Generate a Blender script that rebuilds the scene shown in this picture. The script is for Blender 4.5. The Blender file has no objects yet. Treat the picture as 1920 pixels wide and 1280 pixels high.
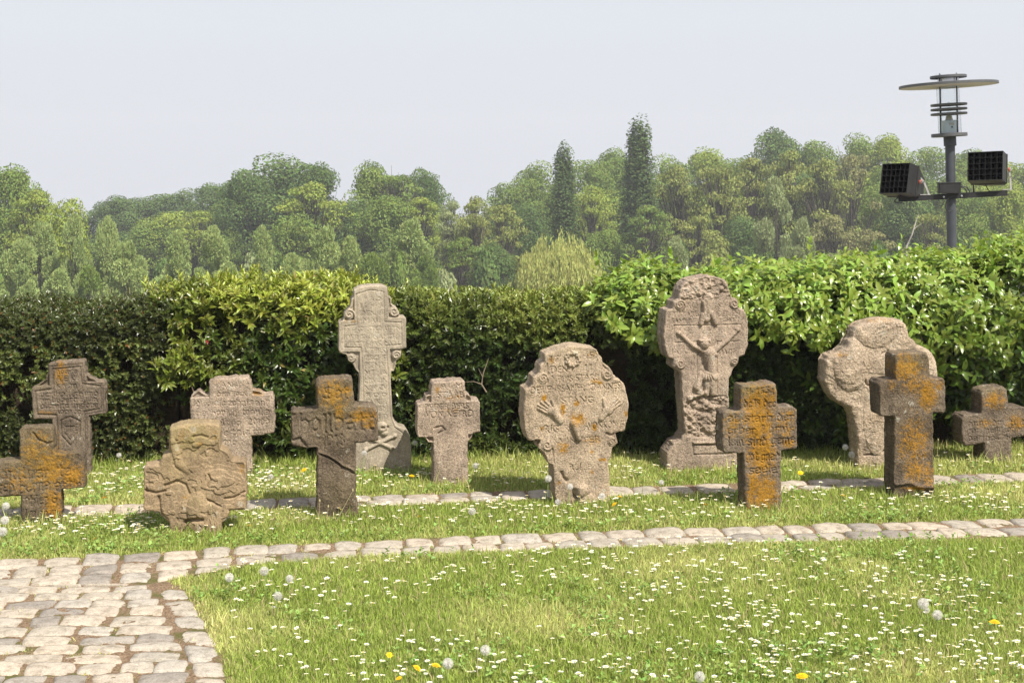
import bpy, math, random
import numpy as np
from mathutils import Vector, Matrix

sc = bpy.context.scene
F, H, CX, HY = 2830.0, 1.6, 960.0, 300.0     # focal length in photo px, eye height, principal column, horizon row

# ---------------------------------------------------------------- camera
cam_d = bpy.data.cameras.new('camera')
cam = bpy.data.objects.new('camera', cam_d)
sc.collection.objects.link(cam)
cam.location = (0, 0, H)
cam.rotation_euler = (math.radians(90), 0, 0)
cam_d.sensor_width = 36.0
cam_d.lens = F / 1920 * 36.0
cam_d.shift_y = -(640 - HY) / 1920.0
cam_d.clip_start = 0.1
cam_d.clip_end = 3000
sc.camera = cam

# ---------------------------------------------------------------- sky, sun, exposure
SUN = Vector((0.50, -0.62, 1.0)).normalized()
sun_el = math.asin(SUN.z)
sun_az = math.atan2(SUN.x, SUN.y)
world = bpy.data.worlds.new('World')
sc.world = world
world.use_nodes = True
wn, wl = world.node_tree.nodes, world.node_tree.links
wn.clear()
wo = wn.new('ShaderNodeOutputWorld'); wb = wn.new('ShaderNodeBackground')
sky = wn.new('ShaderNodeTexSky')
sky.sky_type = 'NISHITA'; sky.sun_disc = False
sky.sun_elevation = sun_el; sky.sun_rotation = sun_az
sky.dust_density = 4.0; sky.air_density = 1.0; sky.ozone_density = 1.0
hsv = wn.new('ShaderNodeMix'); hsv.data_type = 'RGBA'
hsv.inputs['Factor'].default_value = 0.82
hsv.inputs['B'].default_value = (7.15, 7.38, 7.95, 1)      # a veiled, hazy spring sky, almost even
wl.new(sky.outputs[0], hsv.inputs['A']); wl.new(hsv.outputs['Result'], wb.inputs[0])
wb.inputs[1].default_value = 0.083
wl.new(wb.outputs[0], wo.inputs[0])

sd = bpy.data.lights.new('sun', 'SUN'); sd.energy = 5.0; sd.angle = math.radians(0.55)
sd.color = (1.0, 0.94, 0.83)
so = bpy.data.objects.new('sun', sd); sc.collection.objects.link(so)
so.rotation_euler = (-SUN).to_track_quat('-Z', 'Y').to_euler()
so.location = (4, -4, 9)

sc.view_settings.view_transform = 'Standard'
sc.view_settings.look = 'None'
sc.view_settings.exposure = 0.55
sc.view_settings.gamma = 1.0
sc.cycles.use_denoising = True
sc.cycles.max_bounces = 6
sc.cycles.diffuse_bounces = 3
sc.cycles.glossy_bounces = 2
sc.cycles.transmission_bounces = 4
sc.cycles.transparent_max_bounces = 6
sc.cycles.volume_bounces = 0
sc.cycles.caustics_reflective = False
sc.cycles.caustics_refractive = False

rng = np.random.default_rng(7)
random.seed(7)

# ---------------------------------------------------------------- helpers
def PX(px, Y): return (px - CX) / F * Y
def PZ(py, Y): return H - (py - HY) / F * Y
def GY(py, z=0.0): return F * (H - z) / (py - HY)

def smooth(a, b, x):
    t = np.clip((x - a) / (b - a), 0, 1); return t * t * (3 - 2 * t)

_tab = np.random.default_rng(11).random((512, 512))
def vnoise(x, y, seed=0):
    x = np.asarray(x, float) + seed * 17.13; y = np.asarray(y, float) + seed * 7.71
    xi = np.floor(x).astype(int); yi = np.floor(y).astype(int)
    fx = x - xi; fy = y - yi
    fx = fx * fx * (3 - 2 * fx); fy = fy * fy * (3 - 2 * fy)
    a = _tab[xi % 512, yi % 512]; b = _tab[(xi + 1) % 512, yi % 512]
    c = _tab[xi % 512, (yi + 1) % 512]; d = _tab[(xi + 1) % 512, (yi + 1) % 512]
    return a + (b - a) * fx + (c - a) * fy + (a - b - c + d) * fx * fy
def fbm(x, y, seed=0, octv=4, gain=0.5):
    s = 0; a = 1; t = 0
    for k in range(octv):
        s = s + a * vnoise(np.asarray(x) * 2 ** k, np.asarray(y) * 2 ** k, seed + k * 3); t += a; a *= gain
    return s / t                                     # 0..1, mean .5

def link(o, parent=None):
    sc.collection.objects.link(o)
    if parent is not None: o.parent = parent
    return o

def tag(o, label=None, cat=None, group=None, kind=None):
    if label: o['label'] = label
    if cat: o['category'] = cat
    if group: o['group'] = group
    if kind: o['kind'] = kind
    return o

def empty(name, loc=(0, 0, 0), label=None, cat=None, group=None):
    o = bpy.data.objects.new(name, None); o.empty_display_size = 0.1
    o.location = loc; link(o); return tag(o, label, cat, group)

def mesh_np(name, V, faces, mats=None, attrs=None, smooth_sh=True, mat_idx=None):
    """faces: list of int arrays (n,k), k may differ between arrays"""
    me = bpy.data.meshes.new(name)
    if not isinstance(faces, (list, tuple)): faces = [faces]
    faces = [np.asarray(f, dtype=np.int32) for f in faces if len(f)]
    V = np.asarray(V, dtype=np.float32)
    me.vertices.add(len(V)); me.vertices.foreach_set('co', V.ravel())
    loops = np.concatenate([f.ravel() for f in faces])
    tot = np.concatenate([np.full(len(f), f.shape[1], np.int32) for f in faces])
    start = np.concatenate([[0], np.cumsum(tot)[:-1]]).astype(np.int32)
    me.loops.add(len(loops)); me.loops.foreach_set('vertex_index', loops)
    me.polygons.add(len(tot)); me.polygons.foreach_set('loop_start', start); me.polygons.foreach_set('loop_total', tot)
    if mat_idx is not None: me.polygons.foreach_set('material_index', np.asarray(mat_idx, np.int32))
    me.update(calc_edges=True)
    me.polygons.foreach_set('use_smooth', np.full(len(tot), smooth_sh))
    for k, v in (attrs or {}).items():
        a = me.attributes.new(k, 'FLOAT', 'POINT'); a.data.foreach_set('value', np.asarray(v, np.float32))
    for m in (mats or []): me.materials.append(m)
    return me

def obj_np(name, V, faces, mat, parent=None, **k):
    me = mesh_np(name, V, faces, mat if isinstance(mat, list) else [mat], **k)
    return link(bpy.data.objects.new(name, me), parent)

class MB:
    """collects simple solids; build() links them as ONE mesh"""
    def __init__(s): s.v = []; s.f4 = []; s.f3 = []; s.n = 0
    def add(s, V, f4=(), f3=()):
        V = np.asarray(V, float)
        for f in f4: s.f4.append([i + s.n for i in f])
        for f in f3: s.f3.append([i + s.n for i in f])
        s.v.append(V); s.n += len(V); return s
    def box(s, c, size, M=None, bev=0.0):
        x, y, z = [d / 2 for d in size]
        if bev <= 0:
            V = np.array([[i * x, j * y, k * z] for i in (-1, 1) for j in (-1, 1) for k in (-1, 1)], float)
            f = [(0, 1, 3, 2), (4, 6, 7, 5), (0, 4, 5, 1), (2, 3, 7, 6), (0, 2, 6, 4), (1, 5, 7, 3)]
        else:
            b = bev; V = []; 
            for k, zz, ins in ((0, -z, b), (1, -z + b, 0), (2, z - b, 0), (3, z, b)):
                X, Y = x - ins, y - ins; c2 = b * 0.8 if not ins else b * 0.5
                V += [[X - c2, -Y, zz], [X, -Y + c2, zz], [X, Y - c2, zz], [X - c2, Y, zz], [-X + c2, Y, zz], [-X, Y - c2, zz], [-X, -Y + c2, zz], [-X + c2, -Y, zz]]
            V = np.array(V, float); f = []
            for r in range(3):
                for i in range(8):
                    j = (i + 1) % 8; f.append((r * 8 + i, r * 8 + j, (r + 1) * 8 + j, (r + 1) * 8 + i))
            for base, up in ((0, False), (24, True)):
                q = [(0, 1, 2, 3), (0, 3, 4, 7), (4, 5, 6, 7)]
                for a in q: f.append(tuple(base + i for i in (a if up else a[::-1])))
        if M is not None: V = V @ np.array(M.to_3x3()).T
        return s.add(V + np.array(c), f)
    def tube(s, pts, radii, n=8, cap=True):
        pts = [Vector(p) for p in pts]; V = []; m = len(pts)
        up = Vector((0.31, 0.17, 0.93))
        for i, p in enumerate(pts):
            t = (pts[min(i + 1, m - 1)] - pts[max(i - 1, 0)]).normalized()
            a = t.cross(up)
            if a.length < 1e-3: a = t.cross(Vector((1, 0, 0)))
            a.normalize(); b = t.cross(a)
            r = radii[i] if hasattr(radii, '__len__') else radii
            for k in range(n):
                q = 2 * math.pi * k / n; V.append(p + a * math.cos(q) * r + b * math.sin(q) * r)
        f4 = [(i * n + k, i * n + (k + 1) % n, (i + 1) * n + (k + 1) % n, (i + 1) * n + k) for i in range(m - 1) for k in range(n)]
        f3 = []
        if cap:
            V.append(pts[0]); V.append(pts[-1]); c0 = m * n
            for k in range(n):
                f3.append((c0, (k + 1) % n, k)); f3.append((c0 + 1, (m - 1) * n + k, (m - 1) * n + (k + 1) % n))
        return s.add([list(v) for v in V], f4, f3)
    def lathe(s, prof, n=40, c=(0, 0, 0), M=None):
        V = []; m = len(prof)
        for r, z in prof:
            for k in range(n):
                q = 2 * math.pi * k / n; V.append([r * math.cos(q), r * math.sin(q), z])
        V = np.array(V)
        if M is not None: V = V @ np.array(M.to_3x3()).T
        f4 = [(i * n + k, i * n + (k + 1) % n, (i + 1) * n + (k + 1) % n, (i + 1) * n + k) for i in range(m - 1) for k in range(n)]
        return s.add(V + np.array(c), f4)
    def build(s, name, mat, parent=None, sm=False, attrs=None):
        V = np.concatenate(s.v)
        fs = []
        if s.f4: fs.append(np.array(s.f4))
        if s.f3: fs.append(np.array(s.f3))
        o = obj_np(name, V, fs, mat, parent, smooth_sh=sm, attrs=attrs)
        return o

# ---------------------------------------------------------------- materials
def nt(name):
    m = bpy.data.materials.new(name); m.use_nodes = True
    n, l = m.node_tree.nodes, m.node_tree.links
    return m, n, l, n['Principled BSDF']
def N(n, t, **k):
    x = n.new(t)
    for a, b in k.items(): setattr(x, a, b)
    return x
def noise(n, l, scale, detail=4, rough=.55, vec=None):
    x = n.new('ShaderNodeTexNoise'); x.inputs['Scale'].default_value = scale
    x.inputs['Detail'].default_value = detail; x.inputs['Roughness'].default_value = rough
    if vec is not None: l.new(vec, x.inputs['Vector'])
    return x
def ramp(n, l, src, stops):
    r = n.new('ShaderNodeValToRGB'); e = r.color_ramp.elements
    while len(e) < len(stops): e.new(0.5)
    for i, (p, c) in enumerate(stops):
        e[i].position = p; e[i].color = (*c, 1) if len(c) == 3 else c
    l.new(src, r.inputs[0]); return r
def mixc(n, l, fac, a, b, mode='MIX'):
    x = n.new('ShaderNodeMix'); x.data_type = 'RGBA'; x.blend_type = mode
    for s, v in (('Factor', fac), ('A', a), ('B', b)):
        if hasattr(v, 'links') or hasattr(v, 'is_linked'): l.new(v, x.inputs[s])
        elif s == 'Factor': x.inputs[s].default_value = v
        else: x.inputs[s].default_value = (*v, 1)
    return x.outputs['Result']
def math_(n, l, op, a, b=None, clamp=False):
    x = n.new('ShaderNodeMath'); x.operation = op; x.use_clamp = clamp
    for i, v in enumerate((a, b)):
        if v is None: continue
        if hasattr(v, 'is_linked'): l.new(v, x.inputs[i])
        else: x.inputs[i].default_value = v
    return x.outputs[0]
def attr(n, name):
    a = n.new('ShaderNodeAttribute'); a.attribute_name = name; return a

def stone_mat(name, c1, c2, c3, grain=1.0, lich=(0.345, 0.165, 0.014), lich2=(0.185, 0.105, 0.022)):
    m, n, l, p = nt(name)
    tc = N(n, 'ShaderNodeTexCoord'); v = tc.outputs['Object']
    big = noise(n, l, 5, 5, .6, v); mid = noise(n, l, 38, 5, .65, v); fine = noise(n, l, 170, 4, .75, v)
    base = ramp(n, l, big.outputs[0], [(0.3, c1), (0.5, c2), (0.72, c3)]).outputs[0]
    base = mixc(n, l, ramp(n, l, mid.outputs[0], [(0.35, (0.0,) * 3), (0.7, (1,) * 3)]).outputs[0], mixc(n, l, 0.5, base, tuple(0.62 * x for x in c1)), base)
    wn_ = N(n, 'ShaderNodeMapping'); wn_.inputs['Scale'].default_value = (1, 1, .45); l.new(v, wn_.inputs['Vector']); ws = noise(n, l, 11, 5, .7, wn_.outputs[0])
    base = mixc(n, l, .8, base, ramp(n, l, ws.outputs[0], [(0.34, (0.50, 0.50, 0.52)), (0.52, (.95,) * 3), (0.7, (1.12, 1.10, 1.06))]).outputs[0], 'MULTIPLY')
    speck = ramp(n, l, fine.outputs[0], [(0.36, (0.30,) * 3), (0.48, (.95,) * 3), (0.64, (1.5,) * 3)]).outputs[0]
    base = mixc(n, l, 0.95 * min(1, grain), base, speck, 'MULTIPLY')
    # tiny pale crustose lichen flecks
    vo = N(n, 'ShaderNodeTexVoronoi'); vo.inputs['Scale'].default_value = 55; l.new(v, vo.inputs['Vector'])
    fl = math_(n, l, 'LESS_THAN', vo.outputs['Distance'], 0.13)
    fl = math_(n, l, 'MULTIPLY', fl, math_(n, l, 'GREATER_THAN', big.outputs[0], 0.56))
    base = mixc(n, l, math_(n, l, 'MULTIPLY', fl, 0.5), base, (0.46, 0.43, 0.35))
    v2 = N(n, 'ShaderNodeTexVoronoi'); v2.inputs['Scale'].default_value = 17; dm = N(n, 'ShaderNodeVectorMath'); dm.operation = 'MULTIPLY_ADD'; l.new(mid.outputs['Color'], dm.inputs[0]); dm.inputs[1].default_value = (.03, .03, .03); l.new(v, dm.inputs[2]); l.new(dm.outputs[0], v2.inputs['Vector'])
    ro = math_(n, l, 'MULTIPLY', math_(n, l, 'LESS_THAN', v2.outputs['Distance'], .24), math_(n, l, 'GREATER_THAN', math_(n, l, 'ADD', ws.outputs[0], math_(n, l, 'MULTIPLY', fine.outputs[0], .3)), .68))
    base = mixc(n, l, math_(n, l, 'MULTIPLY', ro, .42), base, (0.44, 0.42, 0.36))
    # yellow-orange lichen, where the stone carries it
    la = attr(n, 'lich'); ln1 = noise(n, l, 42, 4, .7, v); ln2 = noise(n, l, 210, 3, .75, v); ln = N(n, 'ShaderNodeMix'); ln.data_type = 'FLOAT'; ln.inputs[0].default_value = .58; l.new(ln1.outputs[0], ln.inputs[2]); l.new(ln2.outputs[0], ln.inputs[3])
    lm = math_(n, l, 'SUBTRACT', math_(n, l, 'ADD', la.outputs['Fac'], math_(n, l, 'MULTIPLY', ln.outputs[0], 3.6)), 2.12)
    lm = math_(n, l, 'MULTIPLY', math_(n, l, 'MULTIPLY', lm, 3.2, True), ramp(n, l, la.outputs['Fac'], [(0.08, (0,) * 3), (0.3, (1,) * 3)]).outputs[0])
    lc = mixc(n, l, ramp(n, l, fine.outputs[0], [(0.4, (0,) * 3), (0.6, (1,) * 3)]).outputs[0], lich2, lich)
    lc = mixc(n, l, 0.55, lc, ramp(n, l, mid.outputs[0], [(0.3, (0.45,) * 3), (0.6, (1.2,) * 3)]).outputs[0], 'MULTIPLY')
    base = mixc(n, l, lm, base, lc)
    da = attr(n, 'moss')       # greenish algae film / pale crust
    base = mixc(n, l, math_(n, l, 'MULTIPLY', da.outputs['Fac'], ramp(n, l, mid.outputs[0], [(0.35, (0.2,) * 3), (0.65, (1,) * 3)]).outputs[0]), base, (0.205, 0.17, 0.065))
    l.new(base, p.inputs['Base Color'])
    p.inputs['Roughness'].default_value = 0.93
    p.inputs['Specular IOR Level'].default_value = 0.15
    hsum = math_(n, l, 'ADD', math_(n, l, 'MULTIPLY', mid.outputs[0], 0.0035), math_(n, l, 'MULTIPLY', fine.outputs[0], 0.0034))
    b = N(n, 'ShaderNodeBump'); b.inputs['Strength'].default_value = 0.8 * grain; b.inputs['Distance'].default_value = 1.0
    l.new(hsum, b.inputs['Height']); l.new(b.outputs[0], p.inputs['Normal'])
    return m

def leaf_mat(name, c_old, c_new, rough=0.4, transl=0.3, spec=0.5, vary=0.35, tint=None):
    """attrs: age 0 (old leaf) .. 1 (young leaf), rnd per leaf"""
    m, n, l, p = nt(name)
    a = attr(n, 'age'); r = attr(n, 'rnd')
    c = mixc(n, l, a.outputs['Fac'], c_old, c_new)
    v = math_(n, l, 'ADD', math_(n, l, 'MULTIPLY', r.outputs['Fac'], 2 * vary), 1 - vary)
    hs = N(n, 'ShaderNodeHueSaturation'); l.new(c, hs.inputs['Color']); l.new(v, hs.inputs['Value'])
    l.new(math_(n, l, 'ADD', math_(n, l, 'MULTIPLY', r.outputs['Fac'], 0.05), 0.475), hs.inputs['Hue'])
    c = hs.outputs[0]
    if tint:
        c = mixc(n, l, math_(n, l, 'GREATER_THAN', r.outputs['Fac'], tint[0]), c, tint[1])
    l.new(c, p.inputs['Base Color'])
    p.inputs['Roughness'].default_value = rough; p.inputs['Specular IOR Level'].default_value = spec
    t = N(n, 'ShaderNodeBsdfTranslucent'); ms = N(n, 'ShaderNodeMixShader'); ms.inputs[0].default_value = transl
    tcn = mixc(n, l, 0.5, c, (0.35, 0.5, 0.03)); l.new(mixc(n, l, 0.6, c, tcn), t.inputs[0])
    l.new(p.outputs[0], ms.inputs[1]); l.new(t.outputs[0], ms.inputs[2])
    l.new(ms.outputs[0], n['Material Output'].inputs[0])
    return m

def flat_mat(name, c, rough=0.6, metal=0.0, var=0.15, scale=60, bump=0.0, spec=0.4):
    m, n, l, p = nt(name)
    tc = N(n, 'ShaderNodeTexCoord'); x = noise(n, l, scale, 4, .6, tc.outputs['Object'])
    col = ramp(n, l, x.outputs[0], [(0.3, tuple(v * (1 - var) for v in c)), (0.7, tuple(v * (1 + var) for v in c))])
    l.new(col.outputs[0], p.inputs['Base Color'])
    p.inputs['Roughness'].default_value = rough; p.inputs['Metallic'].default_value = metal
    p.inputs['Specular IOR Level'].default_value = spec
    if bump:
        b = N(n, 'ShaderNodeBump'); b.inputs['Strength'].default_value = 0.6; b.inputs['Distance'].default_value = bump
        l.new(x.outputs[0], b.inputs['Height']); l.new(b.outputs[0], p.inputs['Normal'])
    return m

def inst(tV, tF, R, T, leafid=None):
    """many copies of one small template -> arrays (N*n,3), faces"""
    n = len(tV); k = len(R)
    V = np.einsum('kij,nj->kni', R, tV) + T[:, None, :]
    Fc = (tF[None] + (np.arange(k) * n)[:, None, None]).reshape(-1, tF.shape[1])
    return V.reshape(-1, 3), Fc

def frames(axis, spin, scale):
    """rotation*scale matrices whose local +Z lies on axis"""
    z = axis / np.linalg.norm(axis, axis=1, keepdims=True)
    ref = np.where(np.abs(z[:, 2:3]) > 0.95, np.array([[1.0, 0, 0]]), np.array([[0, 0, 1.0]]))
    x = np.cross(ref, z); x /= np.linalg.norm(x, axis=1, keepdims=True)
    y = np.cross(z, x)
    c, s = np.cos(spin)[:, None], np.sin(spin)[:, None]
    x2 = x * c + y * s; y2 = -x * s + y * c
    return np.stack([x2, y2, z], axis=2) * np.asarray(scale)[:, None, None]
# ================================================================ terrain
def terrain(x, y):
    x = np.asarray(x, float); y = np.asarray(y, float)
    near = -13.0 * smooth(12.5, 60, y)
    hill = 4.0 * smooth(-10, 70, x) * smooth(110, 200, y)
    drop = -34.0 * smooth(235, 330, y)
    und = (fbm(x / 30, y / 30, 5, 3) - .5) * 2.0 * smooth(40, 90, y)
    return near + hill + drop + und

def sheet():
    xs = np.concatenate([np.linspace(-230, -14, 28), np.linspace(-12, 12, 49), np.linspace(14, 230, 28)])
    ys = np.concatenate([np.linspace(-18, -1, 8), np.linspace(0, 16, 49), np.linspace(18, 120, 35), np.linspace(125, 430, 40)])
    X, Y = np.meshgrid(xs, ys); Z = terrain(X, Y)
    nx, ny = len(xs), len(ys)
    i = np.arange(nx * ny).reshape(ny, nx)
    f = np.stack([i[:-1, :-1], i[:-1, 1:], i[1:, 1:], i[1:, :-1]], -1).reshape(-1, 4)
    m, n, l, p = nt('turf_soil')
    tc = N(n, 'ShaderNodeTexCoord'); v = tc.outputs['Object']
    a = noise(n, l, 1.7, 6, .65, v); b = noise(n, l, 45, 5, .7, v)
    g = ramp(n, l, a.outputs[0], [(0.35, (0.13, 0.155, 0.04)), (0.55, (0.18, 0.18, 0.06)), (0.7, (0.22, 0.17, 0.09))]).outputs[0]
    g = mixc(n, l, 0.8, g, ramp(n, l, b.outputs[0], [(0.3, (0.5,) * 3), (0.7, (1.3,) * 3)]).outputs[0], 'MULTIPLY')
    l.new(g, p.inputs['Base Color']); p.inputs['Roughness'].default_value = 1.0; p.inputs['Specular IOR Level'].default_value = 0.1
    bp = N(n, 'ShaderNodeBump'); bp.inputs['Distance'].default_value = 0.01; l.new(b.outputs[0], bp.inputs['Height']); l.new(bp.outputs[0], p.inputs['Normal'])
    o = obj_np('ground', np.stack([X, Y, Z], -1).reshape(-1, 3), f, m)
    tag(o, kind='structure')
sheet()

def added_bounce_sheet():  # unseen sheet added behind the hedge to bounce beige light onto the lamp disc
    m = flat_mat('bounce_sheet_beige', (0.46, 0.41, 0.35), .95, var=.25, scale=90, bump=.01)
    xs = np.linspace(-12, 12, 30); V = []
    for x in xs: V += [(x, 9.25 + .095 * x * .5, .006), (x, 12.3, .006)]
    f = [(2 * i, 2 * i + 2, 2 * i + 3, 2 * i + 1) for i in range(29)]
    tag(obj_np('added_bounce_sheet', np.array(V), np.array(f), m), kind='structure')
added_bounce_sheet()

# ---------------------------------------------------------------- paving layout
def strip_front(x):   # (near edge Y, far edge Y) of the front cobble strip
    xs = [-3.4, -2.6, -2.03, -1.345, -1.01, -.708, .737, 2.265, 3.4]
    top = np.interp(x, xs, [5.75, 5.90, 6.0, 6.14, 6.245, 6.29, 6.53, 6.70, 6.83])
    bot = np.interp(x, xs, [5.47, 5.56, 5.62, 5.70, 5.95, 6.03, 6.245, 6.36, 6.46])
    return bot, top
def strip_back(x):
    top = 7.28 + .161 * (np.asarray(x, float) - .1); return top - .2, top
def path_edge(y):     # x of the right edge of the broad cobbled path
    return np.interp(y, [3.6, 4.62, 4.78, 5.31, 5.61, 5.72], [-.55, -.865, -.907, -1.094, -1.215, -1.30])

def on_paving(x, y, m=0.0):
    b, t = strip_front(x); b2, t2 = strip_back(x)
    a = (y > b + m) & (y < t - m)
    a |= (y > b2 + m) & (y < t2 - m)
    a |= (y <= b + .05) & (x < path_edge(y) - m) & (y < 5.8)
    return a

# ---------------------------------------------------------------- cobbles
def cobble_mat():
    m, n, l, p = nt('cobble_stone')
    tc = N(n, 'ShaderNodeTexCoord'); v = tc.outputs['Object']
    r = attr(n, 'rnd')
    c = ramp(n, l, r.outputs['Fac'], [(0.0, (0.40, 0.345, 0.275)), (0.25, (0.34, 0.305, 0.255)), (0.5, (0.42, 0.355, 0.28)), (0.75, (0.37, 0.335, 0.285)), (0.93, (0.25, 0.22, 0.19))]).outputs[0]
    a = noise(n, l, 26, 5, .65, v); b = noise(n, l, 190, 3, .7, v)
    c = mixc(n, l, 0.8, c, ramp(n, l, a.outputs[0], [(0.34, (0.55, 0.52, 0.48)), (0.5, (0.95,) * 3), (0.66, (1.15,) * 3)]).outputs[0], 'MULTIPLY')
    c = mixc(n, l, 0.6, c, ramp(n, l, b.outputs[0], [(0.36, (0.55,) * 3), (0.5, (1,) * 3), (0.66, (1.3,) * 3)]).outputs[0], 'MULTIPLY')
    l.new(c, p.inputs['Base Color']); p.inputs['Roughness'].default_value = 0.8; p.inputs['Specular IOR Level'].default_value = 0.25
    bp = N(n, 'ShaderNodeBump'); bp.inputs['Distance'].default_value = 0.006; bp.inputs['Strength'].default_value = .7
    l.new(math_(n, l, 'ADD', a.outputs[0], math_(n, l, 'MULTIPLY', b.outputs[0], .3)), bp.inputs['Height']); l.new(bp.outputs[0], p.inputs['Normal'])
    return m
M_cob = cobble_mat()

def cobbles(name, cells):
    """cells: list of 4 corner (x,y) quads, counter-clockwise; each becomes one domed worn stone"""
    gu, gv = 9, 8
    u = np.sin(np.linspace(-1, 1, gu) * math.pi / 2 * .97) / math.sin(math.pi / 2 * .97); v = np.sin(np.linspace(-1, 1, gv) * math.pi / 2 * .97) / math.sin(math.pi / 2 * .97)
    U, W = np.meshgrid(u, v)
    # superellipse squash so that corners are rounded
    k = (np.abs(U) ** 30 + np.abs(W) ** 30) ** (1 / 30.) ; k2 = (np.abs(U) ** 9 + np.abs(W) ** 9) ** (1 / 9.)
    sq = np.where(k2 > 1e-6, k / np.maximum(k2, 1e-6), 1); U2, W2 = U * sq, W * sq
    Vs, Fs, rs = [], [], []
    i = np.arange(gu * gv).reshape(gv, gu)
    f = np.stack([i[:-1, :-1], i[:-1, 1:], i[1:, 1:], i[1:, :-1]], -1).reshape(-1, 4)
    off = 0
    for c in cells:
        c = np.array(c, float) + rng.normal(0, .0055, (4, 2))
        s, t = (U2 + 1) / 2, (W2 + 1) / 2
        P = (c[0][None, None] * ((1 - s) * (1 - t))[..., None] + c[1] * (s * (1 - t))[..., None] + c[2] * (s * t)[..., None] + c[3] * ((1 - s) * t)[..., None])
        d = np.maximum(np.abs(U), np.abs(W))
        hgt = 0.015 - 0.007 * (U ** 2 * .5 + W ** 2 * .5) - 0.016 * smooth(.90, 1.0, d)
        hgt = hgt + rng.normal(0, .002) + rng.normal(0, .002) * U + rng.normal(0, .002) * W
        sd = rng.random() * 100
        hgt = hgt + (fbm(P[..., 0] * 26 + sd, P[..., 1] * 26, 9, 3) - .5) * .009
        P = P + ((fbm(P[..., 0] * 15 + sd, P[..., 1] * 15, 3, 2) - .5) * .014)[..., None] * np.array([1, .5])
        Vs.append(np.concatenate([P.reshape(-1, 2), hgt.reshape(-1, 1)], 1)); Fs.append(f + off); off += gu * gv
        rs.append(np.full(gu * gv, rng.random()))
    return obj_np(name, np.concatenate(Vs), np.concatenate(Fs), M_cob, None, attrs={'rnd': np.concatenate(rs)})

def strip_cells(edges, x0, x1, gap=.004, lo=.11, hi=.175, skew=.14, courses=None):
    """courses of stones running along a strip; edges(x) gives near/far Y"""
    out = []
    for ci in range(10):
        x = x0 + rng.random() * .1
        while x < x1:
            w = rng.uniform(lo, hi); b, t = edges(x + w / 2); nc = courses(x + w / 2)
            if ci < nc:
                ya, yb = ci / nc, (ci + 1) / nc
                q = []
                for (xx, yy) in ((x + gap / 2, ya), (x + w - gap / 2, ya), (x + w - gap / 2, yb), (x + gap / 2, yb)):
                    bb, tt = edges(xx); Yv = bb + (tt - bb) * yy + (gap / 2 if yy == ya else -gap / 2)
                    q.append((xx - skew * (Yv - b), Yv))
                out.append(q)
            x += w
    return out
def band_far(x): b, t = strip_front(x); return np.maximum(b, t - .285), t
def band_near(x): b, t = strip_front(x); return b, np.maximum(b + .02, t - .285)
fc = strip_cells(band_far, -3.3, 3.3, courses=lambda x: 2) + strip_cells(band_near, -3.3, -1.16, courses=lambda x: 1)
tag(cobbles('front_cobble_path', fc), kind='structure')
bc = strip_cells(strip_back, -3.4, 3.5, courses=lambda x: 1 if math.sin(x * 3.1) > -.3 else 2, lo=.12, hi=.19)
tag(cobbles('rear_cobble_path', bc), kind='structure')
pc = []
y = 3.7
while y < 5.66:
    d = rng.uniform(.078, .112)
    xe = float(path_edge(y + d / 2)) - .118
    x = xe - rng.uniform(0, .012)
    top = min(y + d, 5.66)
    while x > -2.9:
        w = rng.uniform(.10, .20)
        g = .001; dy = rng.normal(0, .003); sl = .05
        yb, yt = y + g + dy, top - g + dy
        pc.append([(x - w + g, yb + sl * (x - w + 1.2)), (x - g, yb + sl * (x + 1.2)), (x - g - .01, yt + sl * (x + 1.2)), (x - w + g - .01, yt + sl * (x - w + 1.2))])
        x -= w + (rng.uniform(0, .03) if rng.random() < .35 else 0)
    y += d
y = 3.7
while y < 5.6:                                         # edging column beside the lawn
    d = rng.uniform(.12, .2); xe, xe2 = float(path_edge(y)), float(path_edge(y + d))
    pc.append([(xe - .11, y + .008), (xe - .005, y + .0), (xe2 - .005, y + d - .012), (xe2 - .11, y + d - .008)])
    y += d
tag(cobbles('broad_cobble_path', pc), kind='structure')
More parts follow.
